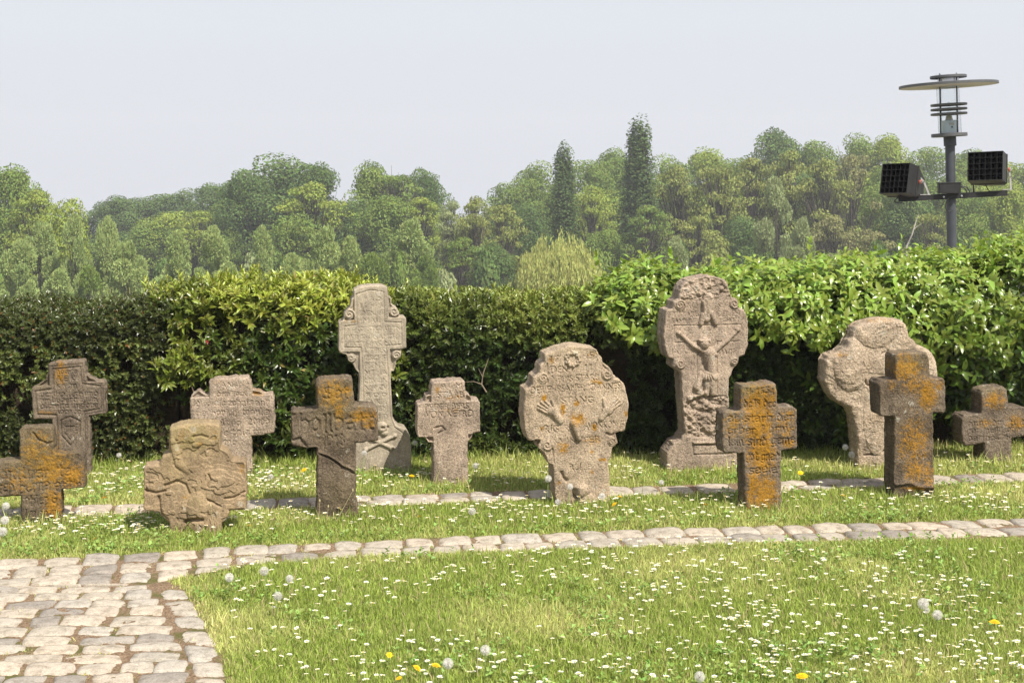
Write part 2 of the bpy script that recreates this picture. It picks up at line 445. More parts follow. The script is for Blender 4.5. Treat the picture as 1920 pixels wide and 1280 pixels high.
# soil under and between the stones: a sheet just above the turf base
def joint_sheet():
    m, n, l, p = nt('joint_soil')
    tc = N(n, 'ShaderNodeTexCoord'); v = tc.outputs['Object']
    a = noise(n, l, 7, 4, .6, v); b = noise(n, l, 120, 4, .75, v)
    c = ramp(n, l, b.outputs[0], [(0.3, (0.08, 0.055, 0.035)), (0.5, (0.23, 0.155, 0.10)), (0.68, (0.36, 0.27, 0.18))]).outputs[0]
    c = mixc(n, l, ramp(n, l, a.outputs[0], [(0.5, (0,) * 3), (0.62, (.8,) * 3)]).outputs[0], c, (0.10, 0.11, 0.03))
    l.new(c, p.inputs['Base Color']); p.inputs['Roughness'].default_value = 1; p.inputs['Specular IOR Level'].default_value = .1
    bp = N(n, 'ShaderNodeBump'); bp.inputs['Distance'].default_value = 0.01; l.new(b.outputs[0], bp.inputs['Height']); l.new(bp.outputs[0], p.inputs['Normal'])
    st = .0115; xs = np.arange(-3.3, 3.4, st); ys = np.arange(3.7, 8.0, st); X, Y = np.meshgrid(xs, ys)
    Z = .0035 + .023 * np.clip(fbm(X * 11, Y * 13, 88, 4) - .50, 0, 1) + .012 * np.clip(fbm(X * 55, Y * 55, 89, 2) - .45, 0, 1)
    Z0 = np.where(((X - path_edge(Y)) < -.095) & ((X - path_edge(Y)) > -.145) & (Y < 5.6), Z + .004, Z)
    keep = on_paving(X, Y, -.018); kq = keep[:-1, :-1] & keep[1:, :-1] & keep[1:, 1:] & keep[:-1, 1:]
    idx = np.arange(X.size).reshape(X.shape); q = np.stack([idx[:-1, :-1], idx[:-1, 1:], idx[1:, 1:], idx[1:, :-1]], -1)[kq]
    us = np.unique(q); rm = np.zeros(X.size, int); rm[us] = np.arange(len(us))
    tag(obj_np('joint_soil', np.stack([X, Y, Z], -1).reshape(-1, 3)[us], rm[q], m), kind='structure')
joint_sheet()
# ================================================================ gravestones (relief carved into a fine grid)
def text_tris(body):
    cu = bpy.data.curves.new('t', 'FONT'); cu.body = body; cu.resolution_u = 3; cu.size = 1
    ob = bpy.data.objects.new('t', cu); sc.collection.objects.link(ob)
    dg = bpy.context.evaluated_depsgraph_get(); ev = ob.evaluated_get(dg); me = ev.to_mesh()
    me.calc_loop_triangles()
    co = np.array([v.co[:2] for v in me.vertices]).reshape(-1, 2)
    tr = np.array([t.vertices[:] for t in me.loop_triangles]).reshape(-1, 3)
    ev.to_mesh_clear(); bpy.data.objects.remove(ob); bpy.data.curves.remove(cu)
    return co, tr
_tc = {}
# chiselled blackletter strokes in a unit cell (x 0..w, y 0 top .. 1 base line); w is the advance
BL = {
 'a': (.62, [[(.08, .42), (.3, .3), (.48, .42), (.48, 1)], [(.48, .62), (.12, .68), (.1, .92), (.3, 1), (.48, .86)]]), 'b': (.62, [[(.1, 0), (.1, .95), (.3, 1), (.5, .88), (.5, .45), (.32, .34), (.1, .45)]]),
 'c': (.5, [[(.44, .42), (.28, .32), (.1, .46), (.1, .88), (.28, 1), (.44, .9)]]), 'd': (.62, [[(.18, .02), (.5, .4), (.5, .9), (.3, 1), (.1, .88), (.1, .48), (.3, .34), (.5, .46)]]),
 'e': (.52, [[(.12, .68), (.44, .56), (.42, .38), (.28, .32), (.1, .46), (.1, .88), (.28, 1), (.46, .88)]]), 'f': (.46, [[(.44, .06), (.24, .04), (.2, .2), (.2, 1.08)], [(.04, .38), (.4, .36)]]),
 'g': (.6, [[(.48, .4), (.26, .32), (.1, .46), (.1, .84), (.28, .94), (.48, .84)], [(.48, .34), (.5, 1.1), (.32, 1.24), (.1, 1.14)]]), 'h': (.62, [[(.1, 0), (.1, 1)], [(.1, .46), (.34, .32), (.5, .46), (.5, .95), (.4, 1.14)]]),
 'i': (.28, [[(.06, .4), (.14, .34), (.14, .94), (.22, 1)], [(.12, .12), (.17, .16)]]), 'k': (.56, [[(.1, 0), (.1, 1)], [(.12, .64), (.42, .34)], [(.2, .6), (.46, 1)]]), 'l': (.28, [[(.08, .02), (.14, .04), (.14, .92), (.24, 1)]]),
 'm': (.9, [[(.04, .4), (.12, .34), (.12, 1)], [(.12, .46), (.32, .34), (.4, .44), (.4, 1)], [(.4, .46), (.6, .34), (.68, .44), (.68, .94), (.78, 1)]]), 'n': (.6, [[(.04, .4), (.12, .34), (.12, 1)], [(.12, .46), (.34, .34), (.42, .44), (.42, .94), (.52, 1)]]),
 'o': (.58, [[(.28, .32), (.1, .46), (.1, .86), (.28, 1), (.46, .86), (.46, .46), (.28, .32)]]), 'p': (.6, [[(.12, .34), (.12, 1.24)], [(.12, .46), (.34, .34), (.48, .46), (.48, .86), (.32, 1), (.12, .9)]]),
 'r': (.46, [[(.04, .4), (.14, .34), (.14, 1)], [(.14, .48), (.3, .34), (.42, .42)]]), 's': (.5, [[(.42, .4), (.28, .32), (.12, .42), (.14, .6), (.4, .72), (.42, .9), (.26, 1), (.08, .92)]]),
 't': (.42, [[(.18, .1), (.18, .92), (.36, 1)], [(.04, .36), (.36, .34)]]), 'u': (.6, [[(.04, .38), (.12, .36), (.12, .9), (.26, 1), (.42, .88)], [(.42, .34), (.42, .94), (.52, 1)]]), 'v': (.58, [[(.04, .3), (.12, .4), (.12, .88), (.28, 1), (.46, .84), (.44, .42), (.3, .32)]]),
 'w': (.8, [[(.04, .34), (.12, .44), (.14, .9), (.26, 1), (.38, .88), (.38, .4)], [(.38, .88), (.52, 1), (.68, .84), (.66, .42), (.54, .34)]]), 'x': (.5, [[(.08, .36), (.42, 1)], [(.42, .36), (.08, 1)]]), 'y': (.56, [[(.1, .36), (.12, .84), (.28, .92), (.44, .8)], [(.44, .34), (.44, 1.1), (.18, 1.2)]]),
 'z': (.5, [[(.08, .38), (.42, .36), (.12, .98), (.46, .98)]]), ' ': (.3, []), '.': (.26, [[(.1, .62), (.15, .68)]]), '1': (.3, [[(.06, .14), (.16, .04), (.16, 1)]]), '2': (.54, [[(.1, .2), (.26, .04), (.44, .18), (.4, .45), (.08, .98), (.48, .98)]]),
 '3': (.52, [[(.1, .08), (.4, .06), (.24, .4), (.44, .6), (.42, .9), (.22, 1), (.08, .9)]]), '4': (.54, [[(.4, 1), (.4, .04), (.08, .66), (.5, .66)]]), '6': (.54, [[(.42, .1), (.18, .3), (.1, .7), (.26, 1), (.46, .82), (.36, .56), (.12, .66)]]),
 '7': (.48, [[(.06, .06), (.44, .06), (.16, 1)]]), '8': (.54, [[(.28, .04), (.12, .22), (.42, .68), (.28, 1), (.1, .8), (.44, .24), (.28, .04)]]), '0': (.56, [[(.28, .04), (.1, .3), (.1, .76), (.28, 1), (.46, .76), (.46, .3), (.28, .04)]]),
 'S': (.7, [[(.56, .12), (.34, .0), (.12, .14), (.16, .4), (.52, .6), (.54, .88), (.3, 1), (.06, .86)], [(.34, .0), (.32, 1)]]), 'D': (.62, [[(.1, .05), (.1, 1)], [(.1, .05), (.4, .12), (.52, .5), (.4, .92), (.1, 1)]]), 'H': (.64, [[(.1, 0), (.1, 1)], [(.5, 0), (.5, 1)], [(.1, .48), (.5, .42)]]),
 'A': (.66, [[(.06, 1), (.32, 0), (.56, 1)], [(.16, .64), (.48, .64)]]), 'N': (.66, [[(.1, 1), (.1, 0), (.52, 1), (.52, 0)]]), 'R': (.62, [[(.1, 1), (.1, 0), (.42, .08), (.46, .36), (.1, .48), (.52, 1)]]), 'E': (.54, [[(.46, .04), (.1, .04), (.1, 1), (.46, 1)], [(.1, .5), (.38, .5)]]), 'G': (.64, [[(.5, .14), (.28, 0), (.1, .3), (.12, .82), (.32, 1), (.52, .84), (.52, .56), (.34, .56)]])}
class Canvas:
    """a height field in photo-pixel space of one stone's front face"""
    def __init__(s, x0, x1, y0, y1, step=0.9):
        s.xs = np.arange(x0, x1 + step, step); s.ys = np.arange(y0, y1 + step, step); s.step = step
        s.X, s.Y = np.meshgrid(s.xs, s.ys); s.h = np.zeros_like(s.X); s.lab = np.zeros(s.X.shape, int); s.names = []
    def dseg(s, a, b):
        ax, ay = a; bx, by = b; dx, dy = bx - ax, by - ay; L = dx * dx + dy * dy + 1e-9
        t = np.clip(((s.X - ax) * dx + (s.Y - ay) * dy) / L, 0, 1)
        return np.hypot(s.X - ax - t * dx, s.Y - ay - t * dy), t
    def part(s, name, mask):
        if name not in s.names: s.names.append(name)
        s.lab[mask & (s.lab == 0)] = s.names.index(name) + 1
    def cap(s, a, b, r0, r1=None, k=1.0, part=None):
        """rounded limb standing proud"""
        r1 = r0 if r1 is None else r1
        d, t = s.dseg(a, b); r = r0 + (r1 - r0) * t
        g = np.sqrt(np.clip(1 - (d / r) ** 2, 0, 1)) * r * k
        s.h = np.where(g > 0, np.maximum(s.h, g), s.h)
        if part: s.part(part, d < r * .98)
    def blob(s, c, rx, ry, hgt, part=None, p=2):
        d = (np.abs((s.X - c[0]) / rx) ** p + np.abs((s.Y - c[1]) / ry) ** p) ** (1 / p)
        g = np.sqrt(np.clip(1 - d * d, 0, 1)) * hgt; s.h = np.where(g > 0, np.maximum(s.h, g), s.h)
        if part: s.part(part, d < .98)
    def recess(s, poly, depth=6):
        """everything outside the cross shape lies lower than its face"""
        s.h -= depth * smooth(-.8, 1.2, sdf_poly(s.X, s.Y, poly))
    def line(s, pts, w=1.2, depth=-1.2, closed=False):
        pts = list(pts) + ([pts[0]] if closed else [])
        d = np.full(s.X.shape, 1e9)
        for a, b in zip(pts, pts[1:]): d = np.minimum(d, s.dseg(a, b)[0])
        s.h += depth * np.exp(-(d / w) ** 2)
    def spiral(s, c, r, turns=1.6, sgn=1, part='scroll', a0=0.0):
        pts = []
        for i in range(26):
            t = i / 25; q = a0 + sgn * t * turns * 2 * math.pi; rr = r * (1 - .85 * t)
            pts.append((c[0] + rr * math.cos(q), c[1] + rr * math.sin(q)))
        d = np.full(s.X.shape, 1e9)
        for a, b in zip(pts, pts[1:]): d = np.minimum(d, s.dseg(a, b)[0])
        disc = np.hypot(s.X - c[0], s.Y - c[1])
        s.h += np.where(disc < r * 1.15, 1.4, 0) + 2.2 * np.exp(-(d / (r * .16)) ** 2)
        s.nsp = getattr(s, 'nsp', 0) + 1; s.part(part + '#%d' % s.nsp, disc < r * 1.15)
    def carve(s, body, cx, cy, w, hgt, depth=-1.6, rot=0.0, thick=None):
        adv = sum(BL.get(c, BL['n'])[0] for c in body); kx = w / adv; x = cx - w / 2; rj = np.random.default_rng(int(abs(cx * 7 + cy * 3)))
        th = thick or max(.85, hgt * .075); d = np.full(s.X.shape, 1e9)
        for c in body:
            a, st = BL.get(c, BL['n']); oy = rj.normal(0, .05) * hgt; sl = rj.normal(0, .06)
            for pl in st:
                P = [(x + (u + sl * (1 - v)) * kx, cy + (v - .5) * hgt + oy + (x - cx) * rot) for u, v in pl]
                for p, q in zip(P, P[1:]):
                    x0, x1 = min(p[0], q[0]) - 5, max(p[0], q[0]) + 5; y0, y1 = min(p[1], q[1]) - 5, max(p[1], q[1]) + 5
                    i0, i1 = np.searchsorted(s.xs, [x0, x1]); j0, j1 = np.searchsorted(s.ys, [y0, y1])
                    if i1 <= i0 or j1 <= j0: continue
                    X, Y = s.X[j0:j1, i0:i1], s.Y[j0:j1, i0:i1]; dx, dy = q[0] - p[0], q[1] - p[1]; LL = dx * dx + dy * dy + 1e-9
                    t = np.clip(((X - p[0]) * dx + (Y - p[1]) * dy) / LL, 0, 1)
                    d[j0:j1, i0:i1] = np.minimum(d[j0:j1, i0:i1], np.hypot(X - p[0] - t * dx, Y - p[1] - t * dy))
            x += a * kx
        wear = np.clip(-.1 + 2.0 * fbm(s.X / 11, s.Y / 11, int(cx) % 40, 2), .1, 1.15)
        s.h += .9 * depth * np.exp(-(d / th) ** 2) * wear
    def text(s, body, cx, cy, w, hgt, depth=-1.6, rot=0.0):
        if body not in _tc: _tc[body] = text_tris(body)
        co, tr = _tc[body]
        if not len(co): return
        mn, mx = co.min(0), co.max(0)
        q = (co - (mn + mx) / 2) / np.maximum(mx - mn, 1e-3)
        x, y = q[:, 0] * w, -q[:, 1] * hgt
        c_, s_ = math.cos(rot), math.sin(rot)
        px, py = cx + x * c_ - y * s_, cy + x * s_ + y * c_
        px = px + (fbm(px / 7, py / 7, 5, 2) - .5) * 2.4; py = py + (fbm(px / 9, py / 7, 8, 2) - .5) * 3.0
        m = np.zeros(s.X.shape)
        for a, b, c in tr:
            ax, ay, bx, by, ex, ey = px[a], py[a], px[b], py[b], px[c], py[c]
            i0 = max(0, int((min(ax, bx, ex) - s.xs[0]) / s.step) - 1); i1 = min(len(s.xs), int((max(ax, bx, ex) - s.xs[0]) / s.step) + 3)
            j0 = max(0, int((min(ay, by, ey) - s.ys[0]) / s.step) - 1); j1 = min(len(s.ys), int((max(ay, by, ey) - s.ys[0]) / s.step) + 3)
            if i1 <= i0 or j1 <= j0: continue
            GX, GY_ = s.X[j0:j1, i0:i1], s.Y[j0:j1, i0:i1]
            ar = (bx - ax) * (ey - ay) - (by - ay) * (ex - ax)
            if abs(ar) < 1e-6: continue
            e = []
            for (ux, uy, vx, vy) in ((ax, ay, bx, by), (bx, by, ex, ey), (ex, ey, ax, ay)):
                ln = math.hypot(vx - ux, vy - uy) + 1e-9
                e.append(((vx - ux) * (GY_ - uy) - (vy - uy) * (GX - ux)) / ln * (1 if ar > 0 else -1))
            cov = np.clip(np.minimum(np.minimum(e[0], e[1]), e[2]) / s.step + .45, 0, 1)
            m[j0:j1, i0:i1] = np.maximum(m[j0:j1, i0:i1], cov)
        wear = .15 + 1.4 * np.clip(fbm(s.X / 16, s.Y / 16, int(cx) % 40, 2), 0, 1)
        s.h += 1.0 * depth * m * np.minimum(wear, 1.15)

def box_blur(a, k=1):
    for _ in range(k):
        a = (np.roll(a, 1, 0) + 2 * a + np.roll(a, -1, 0)) / 4
        a = (np.roll(a, 1, 1) + 2 * a + np.roll(a, -1, 1)) / 4
    return a

def sdf_poly(X, Y, P):
    P = np.array(P, float); d = np.full(X.shape, 1e9); ins = np.zeros(X.shape, bool)
    for i in range(len(P)):
        (ax, ay), (bx, by) = P[i], P[(i + 1) % len(P)]
        dx, dy = bx - ax, by - ay; L = dx * dx + dy * dy + 1e-9
        t = np.clip(((X - ax) * dx + (Y - ay) * dy) / L, 0, 1)
        d = np.minimum(d, np.hypot(X - ax - t * dx, Y - ay - t * dy))
        c = ((ay > Y) != (by > Y)) & (X < dx * (Y - ay) / (dy + (1e-12 if dy == 0 else 0)) + ax)
        ins ^= c
    return np.where(ins, -d, d)

def gravestone(outline, base_py, thick, mat, label, carve=None, edge=5, rough=1.2, ragged=1.0, flakes=0.0, lichen=(), moss=(), yaw=0.14, lean=(0, 0), group='old carved gravestones on the grass strips', Y=None, soft=3, side_rough=1.0):
    soft = min(soft, 2); edge = edge * .7; ragged = ragged * 1.25
    if Y is None: Y = GY(base_py)
    sc_ = Y / F                                                 # metres per photo px at this distance
    O = [(x, min(y, base_py + 14)) for x, y in outline]
    xs = [p[0] for p in O]; ys = [p[1] for p in O]; cx = (min(xs) + max(xs)) / 2
    low = max(ys)
    O = [(x, y + (16 if y > low - 22 else 0)) for x, y in O]       # foot runs on into the soil
    C = Canvas(min(xs) - 6, max(xs) + 6, min(ys) - 6, max(ys) + 22)
    X, Yp = C.X, C.Y
    seed = int(cx) % 97
    S = sdf_poly(X, Yp, O)
    S = box_blur(S, soft)
    S = S + (fbm(X / 9, Yp / 9, seed, 3) - .5) * 3.0 * ragged
    if carve: carve(C)
    dins = np.clip(-S, 0, None)
    rec = edge * (1 - np.sqrt(np.clip(1 - (1 - np.clip(dins / edge, 0, 1)) ** 2, 0, 1)))
    hn = (fbm(X / 42, Yp / 42, seed + 1, 2) - .5) * 6 * rough + (fbm(X / 8, Yp / 8, seed + 4, 3) - .5) * 1.5 * rough + (fbm(X / 2.2, Yp / 2.2, seed + 2, 2) - .5) * 1.0 * rough
    if flakes:
        w = fbm(X / 62 + .35 * fbm(X / 15, Yp / 15, seed + 9, 3), Yp / 46, seed + 6, 4) + .035 * fbm(X / 5, Yp / 5, seed + 3, 3)
        q = w * 7; fr = q - np.floor(q)
        hn = hn + flakes * 1.9 * (np.floor(q) + smooth(.0, .10, fr) - 3.5)
    Ht = (C.h + hn) - rec                                         # + towards the camera, in px
    Ht = Ht * np.clip(dins / 4, .0, 1) + (-rec) * (1 - np.clip(dins / 4, 0, 1))
    ctr = (S[:-1, :-1] + S[1:, :-1] + S[:-1, 1:] + S[1:, 1:]) / 4
    keep = ctr < 0
    idx = np.arange(X.size).reshape(X.shape)
    q = np.stack([idx[:-1, :-1], idx[1:, :-1], idx[1:, 1:], idx[:-1, 1:]], -1)[keep]
    lab = C.lab[:-1, :-1][keep]
    cnt = np.bincount(q.ravel(), minlength=X.size)
    used = cnt > 0
    gy, gx = np.gradient(S, C.step); gn = np.hypot(gx, gy) + 1e-6; gx, gy = gx / gn, gy / gn
    bd = (used & (cnt < 4)).reshape(X.shape)
    Xs = np.where(bd, X - gx * S, X); Ys = np.where(bd, Yp - gy * S, Yp)
    Ht = np.where(bd, -edge, Ht)
    front = np.stack([(Xs - cx) * sc_, -Ht * sc_, (base_py - Ys) * sc_], -1).reshape(-1, 3)
    # border edges
    e = np.concatenate([q[:, [0, 1]], q[:, [1, 2]], q[:, [2, 3]], q[:, [3, 0]]])
    key = e.min(1).astype(np.int64) * X.size + e.max(1)
    u, inv, c = np.unique(key, return_inverse=True, return_counts=True)
    be = e[c[inv] == 1]
    bv = np.unique(be); loc = -np.ones(X.size, int); loc[bv] = np.arange(len(bv))
    nx_, nz_ = gx.ravel()[bv], -gy.ravel()[bv]
    rings = [front[bv]]
    depths = np.linspace(edge * sc_, thick - edge * sc_, 8)
    for k, dp in enumerate(list(depths[1:]) + [thick]):
        P = front[bv].copy()
        o = ((fbm(P[:, 2] * 60 + P[:, 0] * 60, P[:, 0] * 40 + dp * 70, seed + 5, 3) - .5) * .010 * side_rough) if k < len(depths) - 1 else -edge * sc_ * .8
        P[:, 0] += nx_ * o; P[:, 2] += nz_ * o; P[:, 1] = dp
        rings.append(P)
    nb = len(bv)
    used_i = np.where(used)[0]; remap = -np.ones(X.size, int); remap[used_i] = np.arange(len(used_i))
    Vf = front[used_i]
    back = front[used_i].copy(); back[:, 1] = thick + (fbm(back[:, 0] * 18, back[:, 2] * 18, seed, 2) - .5) * .01
    nf = len(used_i)
    V = [Vf] + rings[1:] + [back]
    offs = [nf + i * nb for i in range(len(rings) - 1)]; ob = nf + (len(rings) - 1) * nb
    Fq = []
    a, b = be[:, 0], be[:, 1]
    prev_a, prev_b = remap[a], remap[b]
    for o_ in offs:
        ca, cb = loc[a] + o_, loc[b] + o_
        Fq.append(np.stack([prev_a, ca, cb, prev_b], 1)); prev_a, prev_b = ca, cb
    Fq.append(np.stack([prev_a, remap[a] + ob, remap[b] + ob, prev_b], 1))
    back_q = remap[q][:, ::-1] + ob
    Vall = np.concatenate(V)
    # lichen and algae fields
    def field(spots):
        f = np.zeros(X.shape)
        for (lx, ly, rx, ry, st) in spots:
            d = ((X - lx) / rx) ** 2 + ((Yp - ly) / ry) ** 2
            f = np.maximum(f, st * np.exp(-d))
        return f
    Lf, Mf = field(lichen), field(moss)
    # a step in relief catches less lichen; letters stay darker
    Lf = Lf - np.clip(-C.h, 0, 2) * .04
    def spread(f):
        fr = f.ravel()
        parts = [fr[used_i]] + [fr[bv] * .8] * (len(rings) - 1) + [fr[used_i] * .2]
        return np.concatenate(parts)
    L, Mo = spread(Lf), spread(Mf)
    main = np.concatenate([remap[q][lab == 0]] + Fq + [back_q])
    rx = math.cos(yaw); 
    M = Matrix.Translation(((cx - CX) * sc_ + .006, Y, 0)) @ Matrix.Rotation(yaw, 4, 'Z') @ Matrix.Rotation(lean[0], 4, 'X') @ Matrix.Rotation(lean[1], 4, 'Y')
    def mk(name, faces, parent=None):
        us = np.unique(faces); rm = np.zeros(len(Vall), int); rm[us] = np.arange(len(us))
        o = obj_np(name, Vall[us], rm[faces], mat, parent, attrs={'lich': L[us], 'moss': Mo[us]})
        return o
    o = mk('gravestone', main)
    o.matrix_world = M
    tag(o, label, 'gravestone', group)
    for i, nm in enumerate(C.names):
        sel = lab == i + 1
        if sel.sum() < 12: continue
        fq = remap[q][sel]
        mk(nm.split('#')[0], fq, o)
    return o

S_brown = stone_mat('brown_sandstone', (0.33, 0.25, 0.175), (0.415, 0.325, 0.235), (0.48, 0.385, 0.28))
S_rose = stone_mat('rosy_sandstone', (0.30, 0.23, 0.175), (0.375, 0.295, 0.225), (0.455, 0.365, 0.285))
S_pale = stone_mat('pale_sandstone', (0.34, 0.285, 0.215), (0.40, 0.34, 0.26), (0.46, 0.395, 0.305), 0.55)
S_ochre = stone_mat('ochre_sandstone', (0.27, 0.195, 0.12), (0.34, 0.25, 0.155), (0.39, 0.30, 0.19), 0.6)
S_dark = stone_mat('dark_basalt', (0.10, 0.075, 0.052), (0.15, 0.115, 0.082), (0.215, 0.17, 0.125))
S_grey = stone_mat('grey_basalt', (0.135, 0.105, 0.078), (0.185, 0.145, 0.108), (0.25, 0.20, 0.15))
S_pit = stone_mat('pitted_sandstone', (0.35, 0.265, 0.185), (0.44, 0.35, 0.26), (0.51, 0.42, 0.325))

# 1 front left cross, cut by the frame
def c1(C):
    C.carve('vonitber. tes.', 66, 885, 164, 22, -2.2); C.carve('step berna aftin', 66, 910, 164, 22, -2.2)
    C.carve('obier G', 73, 937, 60, 19, -2.0); C.carve('imenir', 73, 961, 58, 16, -1.8)
    C.line([(60, 812), (68, 824), (86, 832), (95, 829)], 2.0, -3.0)
gravestone([(33, 806), (38, 801), (88, 800), (94, 804), (99, 852), (144, 851), (152, 857), (153, 916), (110, 919), (111, 1000), (37, 1000), (37, 929), (-22, 931), (-24, 866), (-18, 862), (36, 862)],
    987, .085, S_dark, 'dark basalt cross cut off by the left edge, orange lichen on its right arm', c1, edge=6,
    lichen=[(40, 900, 60, 40, .45), (95, 880, 40, 44, .78), (130, 895, 26, 26, .85), (95, 945, 20, 42, .75), (60, 850, 30, 34, .6), (70, 822, 34, 20, .5)], moss=[(60, 850, 70, 90, .35)])

# 2 framed cross behind it
def c2(C):
    C.recess([(89, 600), (157, 600), (159, 719), (240, 719), (240, 780), (163, 782), (167, 990), (101, 990), (97, 786), (20, 786), (20, 728), (91, 724)], 7)
    inner = [(98, 694), (147, 690), (150, 722), (184, 727), (185, 770), (155, 775), (158, 905), (109, 905), (104, 780), (69, 778), (66, 735), (98, 731)]
    C.line(inner, 2.0, -2.4, True)
    mid = [(94, 689), (151, 685), (154, 718), (188, 723), (189, 775), (159, 779), (162, 905)]
    C.line(mid, 1.2, -1.2)
    C.carve('notote', 123, 698, 38, 9, -2.0); C.carve('A E R', 121, 711, 34, 9, -2.0); C.carve('kodn', 123, 725, 40, 10, -2.0)
    C.carve('vertholterhand', 127, 740, 106, 10, -2.2); C.carve('ambobertregem', 127, 751, 106, 10, -2.2)
    C.carve('diezeite ungove', 127, 762, 106, 10, -2.2); C.carve('worte', 127, 773, 42, 9, -2.2)
    sh = [(112, 790), (129, 783), (147, 792), (146, 818), (130, 838), (113, 818)]
    C.line(sh, 1.5, -2.2, True); C.line([(129, 792), (129, 812)], 1.1, -1.8); C.line([(121, 802), (137, 802)], 1.1, -1.8); C.carve('E', 141, 804, 8, 12, -1.6)
    C.line([(120, 815), (130, 828), (140, 815)], 1.1, -1.5)
    C.part('shield', sdf_poly(C.X, C.Y, sh) < 0)
gravestone([(89, 684), (104, 680), (152, 678), (155, 682), (158, 704), (166, 711), (178, 717), (190, 717), (193, 724), (194, 779), (165, 783), (167, 912), (101, 912), (95, 788), (62, 787), (58, 728), (70, 722), (85, 714), (89, 703)],
    898, .085, S_grey, 'tall basalt cross with carved double border and shield, against the dark hedge', c2, edge=4,
    lichen=[(112, 700, 14, 30, .62), (85, 775, 22, 6, .5), (108, 830, 8, 40, .35)], moss=[(70, 722, 24, 8, .3)], Y=7.6, rough=.7)

# 3 wide carved stone
def c3(C):
    C.recess([(391, 600), (468, 600), (470, 739), (600, 739), (600, 990), (300, 990), (300, 743), (391, 741)], 7)
    C.carve('AN6', 428, 719, 34, 9, -1.8); C.carve('dem iock', 432, 735, 56, 10, -1.8)
    C.carve('dirp.die zehnis ann', 434, 752, 138, 11, -2.0); C.carve('riedhovich. tobulla', 434, 770, 138, 12, -2.0)
    C.carve('wonhalting . 2010d', 434, 789, 138, 12, -2.0); C.carve('ri . de thie hall', 440, 807, 130, 11, -2.0); C.carve('emo', 425, 826, 36, 11, -1.8)
gravestone([(390, 714), (400, 707), (430, 706), (463, 704), (468, 713), (470, 730), (482, 731), (490, 738), (508, 738), (511, 744), (512, 812), (470, 817), (472, 905), (391, 905), (389, 820), (357, 815), (355, 744), (363, 735), (372, 729), (383, 738), (391, 738)],
    892, .095, S_rose, 'broad rosy sandstone cross covered in small lettering, standing behind the flaked ochre stone', c3, edge=5,
    lichen=[(480, 735, 16, 8, .62), (474, 722, 6, 14, .6), (405, 712, 20, 6, .35)], Y=7.62, rough=.8)

# 4 flaked ochre stone
def c4(C):
    C.blob((352, 872), 17, 26, 1); C.cap((322, 826), (334, 868), 6, 8, .5); C.cap((334, 868), (350, 884), 8, 5, .5)
    C.line([(360, 818), (374, 816), (386, 820)], 2.2, -3); C.blob((366, 834), 9, 5, 3)
    C.line([(308, 908), (330, 900), (346, 908), (352, 924)], 2.2, -5); C.line([(270, 916), (292, 922), (308, 918)], 2, -5)
    C.line([(378, 934), (395, 942), (410, 950)], 2, -5); C.line([(418, 936), (436, 934), (455, 924)], 1.8, -5); C.line([(386, 912), (392, 900), (388, 890)], 1.6, -4)
    C.blob((368, 955), 20, 34, 7); C.blob((366, 985), 15, 18, 5); C.line([(346, 978), (356, 974), (376, 974)], 3.5, -9); C.line([(358, 996), (360, 1010)], 3, -5)
    C.line([(296, 930), (300, 960), (312, 974)], 3, -5)
gravestone([(315, 803), (330, 797), (361, 793), (390, 795), (408, 799), (409, 842), (425, 851), (431, 867), (452, 867), (457, 872), (457, 958), (428, 959), (425, 973), (413, 981), (411, 1010), (319, 1010), (316, 978), (300, 964), (297, 958), (272, 955), (269, 950), (269, 872), (297, 869), (303, 854), (316, 848)],
    1003, .12, S_ochre, 'stocky ochre brown gravestone whose flaked face has lost its carving, nearest the cobbled path', c4, edge=4, rough=.8, flakes=1.0,
    lichen=[(340, 822, 12, 24, .42), (400, 815, 8, 14, .42), (372, 832, 9, 7, .5), (448, 880, 8, 14, .38), (345, 930, 10, 6, .4)], moss=[(345, 820, 60, 34, .9), (330, 870, 30, 40, .4), (365, 935, 24, 24, .3)])

# 5 dark cross with big lettering
def c5(C):
    C.carve('Sot', 627, 737, 48, 22, -2.4); C.carve('hollbatt', 627, 791, 142, 34, -3.6); C.carve('1D18', 624, 825, 46, 21, -3.2)
    C.line([(597, 847), (612, 852), (625, 860), (640, 872), (656, 879), (668, 890)], 1.7, 3.2)
    C.line([(600, 851), (614, 857), (627, 865), (641, 877), (656, 884), (668, 894)], 1.6, -4.5)
    C.blob((550, 768), 5, 6, 4); C.line([(548, 824), (560, 820), (572, 836)], 3, -5)
gravestone([(590, 716), (596, 711), (650, 708), (658, 711), (660, 740), (661, 760), (699, 763), (705, 770), (707, 828), (664, 832), (665, 939), (670, 962), (674, 985), (588, 985), (591, 950), (592, 939), (592, 839), (549, 836), (545, 830), (544, 770), (550, 766), (556, 770), (592, 766)],
    975, .125, S_dark, 'dark basalt cross with large gothic letters, a diagonal crack and orange lichen on its head', c5, edge=6,
    lichen=[(622, 737, 34, 30, .70), (648, 732, 14, 10, .8), (634, 772, 14, 30, .66), (676, 782, 30, 16, .82), (690, 795, 20, 14, .6)], moss=[(625, 760, 50, 60, .3), (640, 930, 40, 40, .2)])

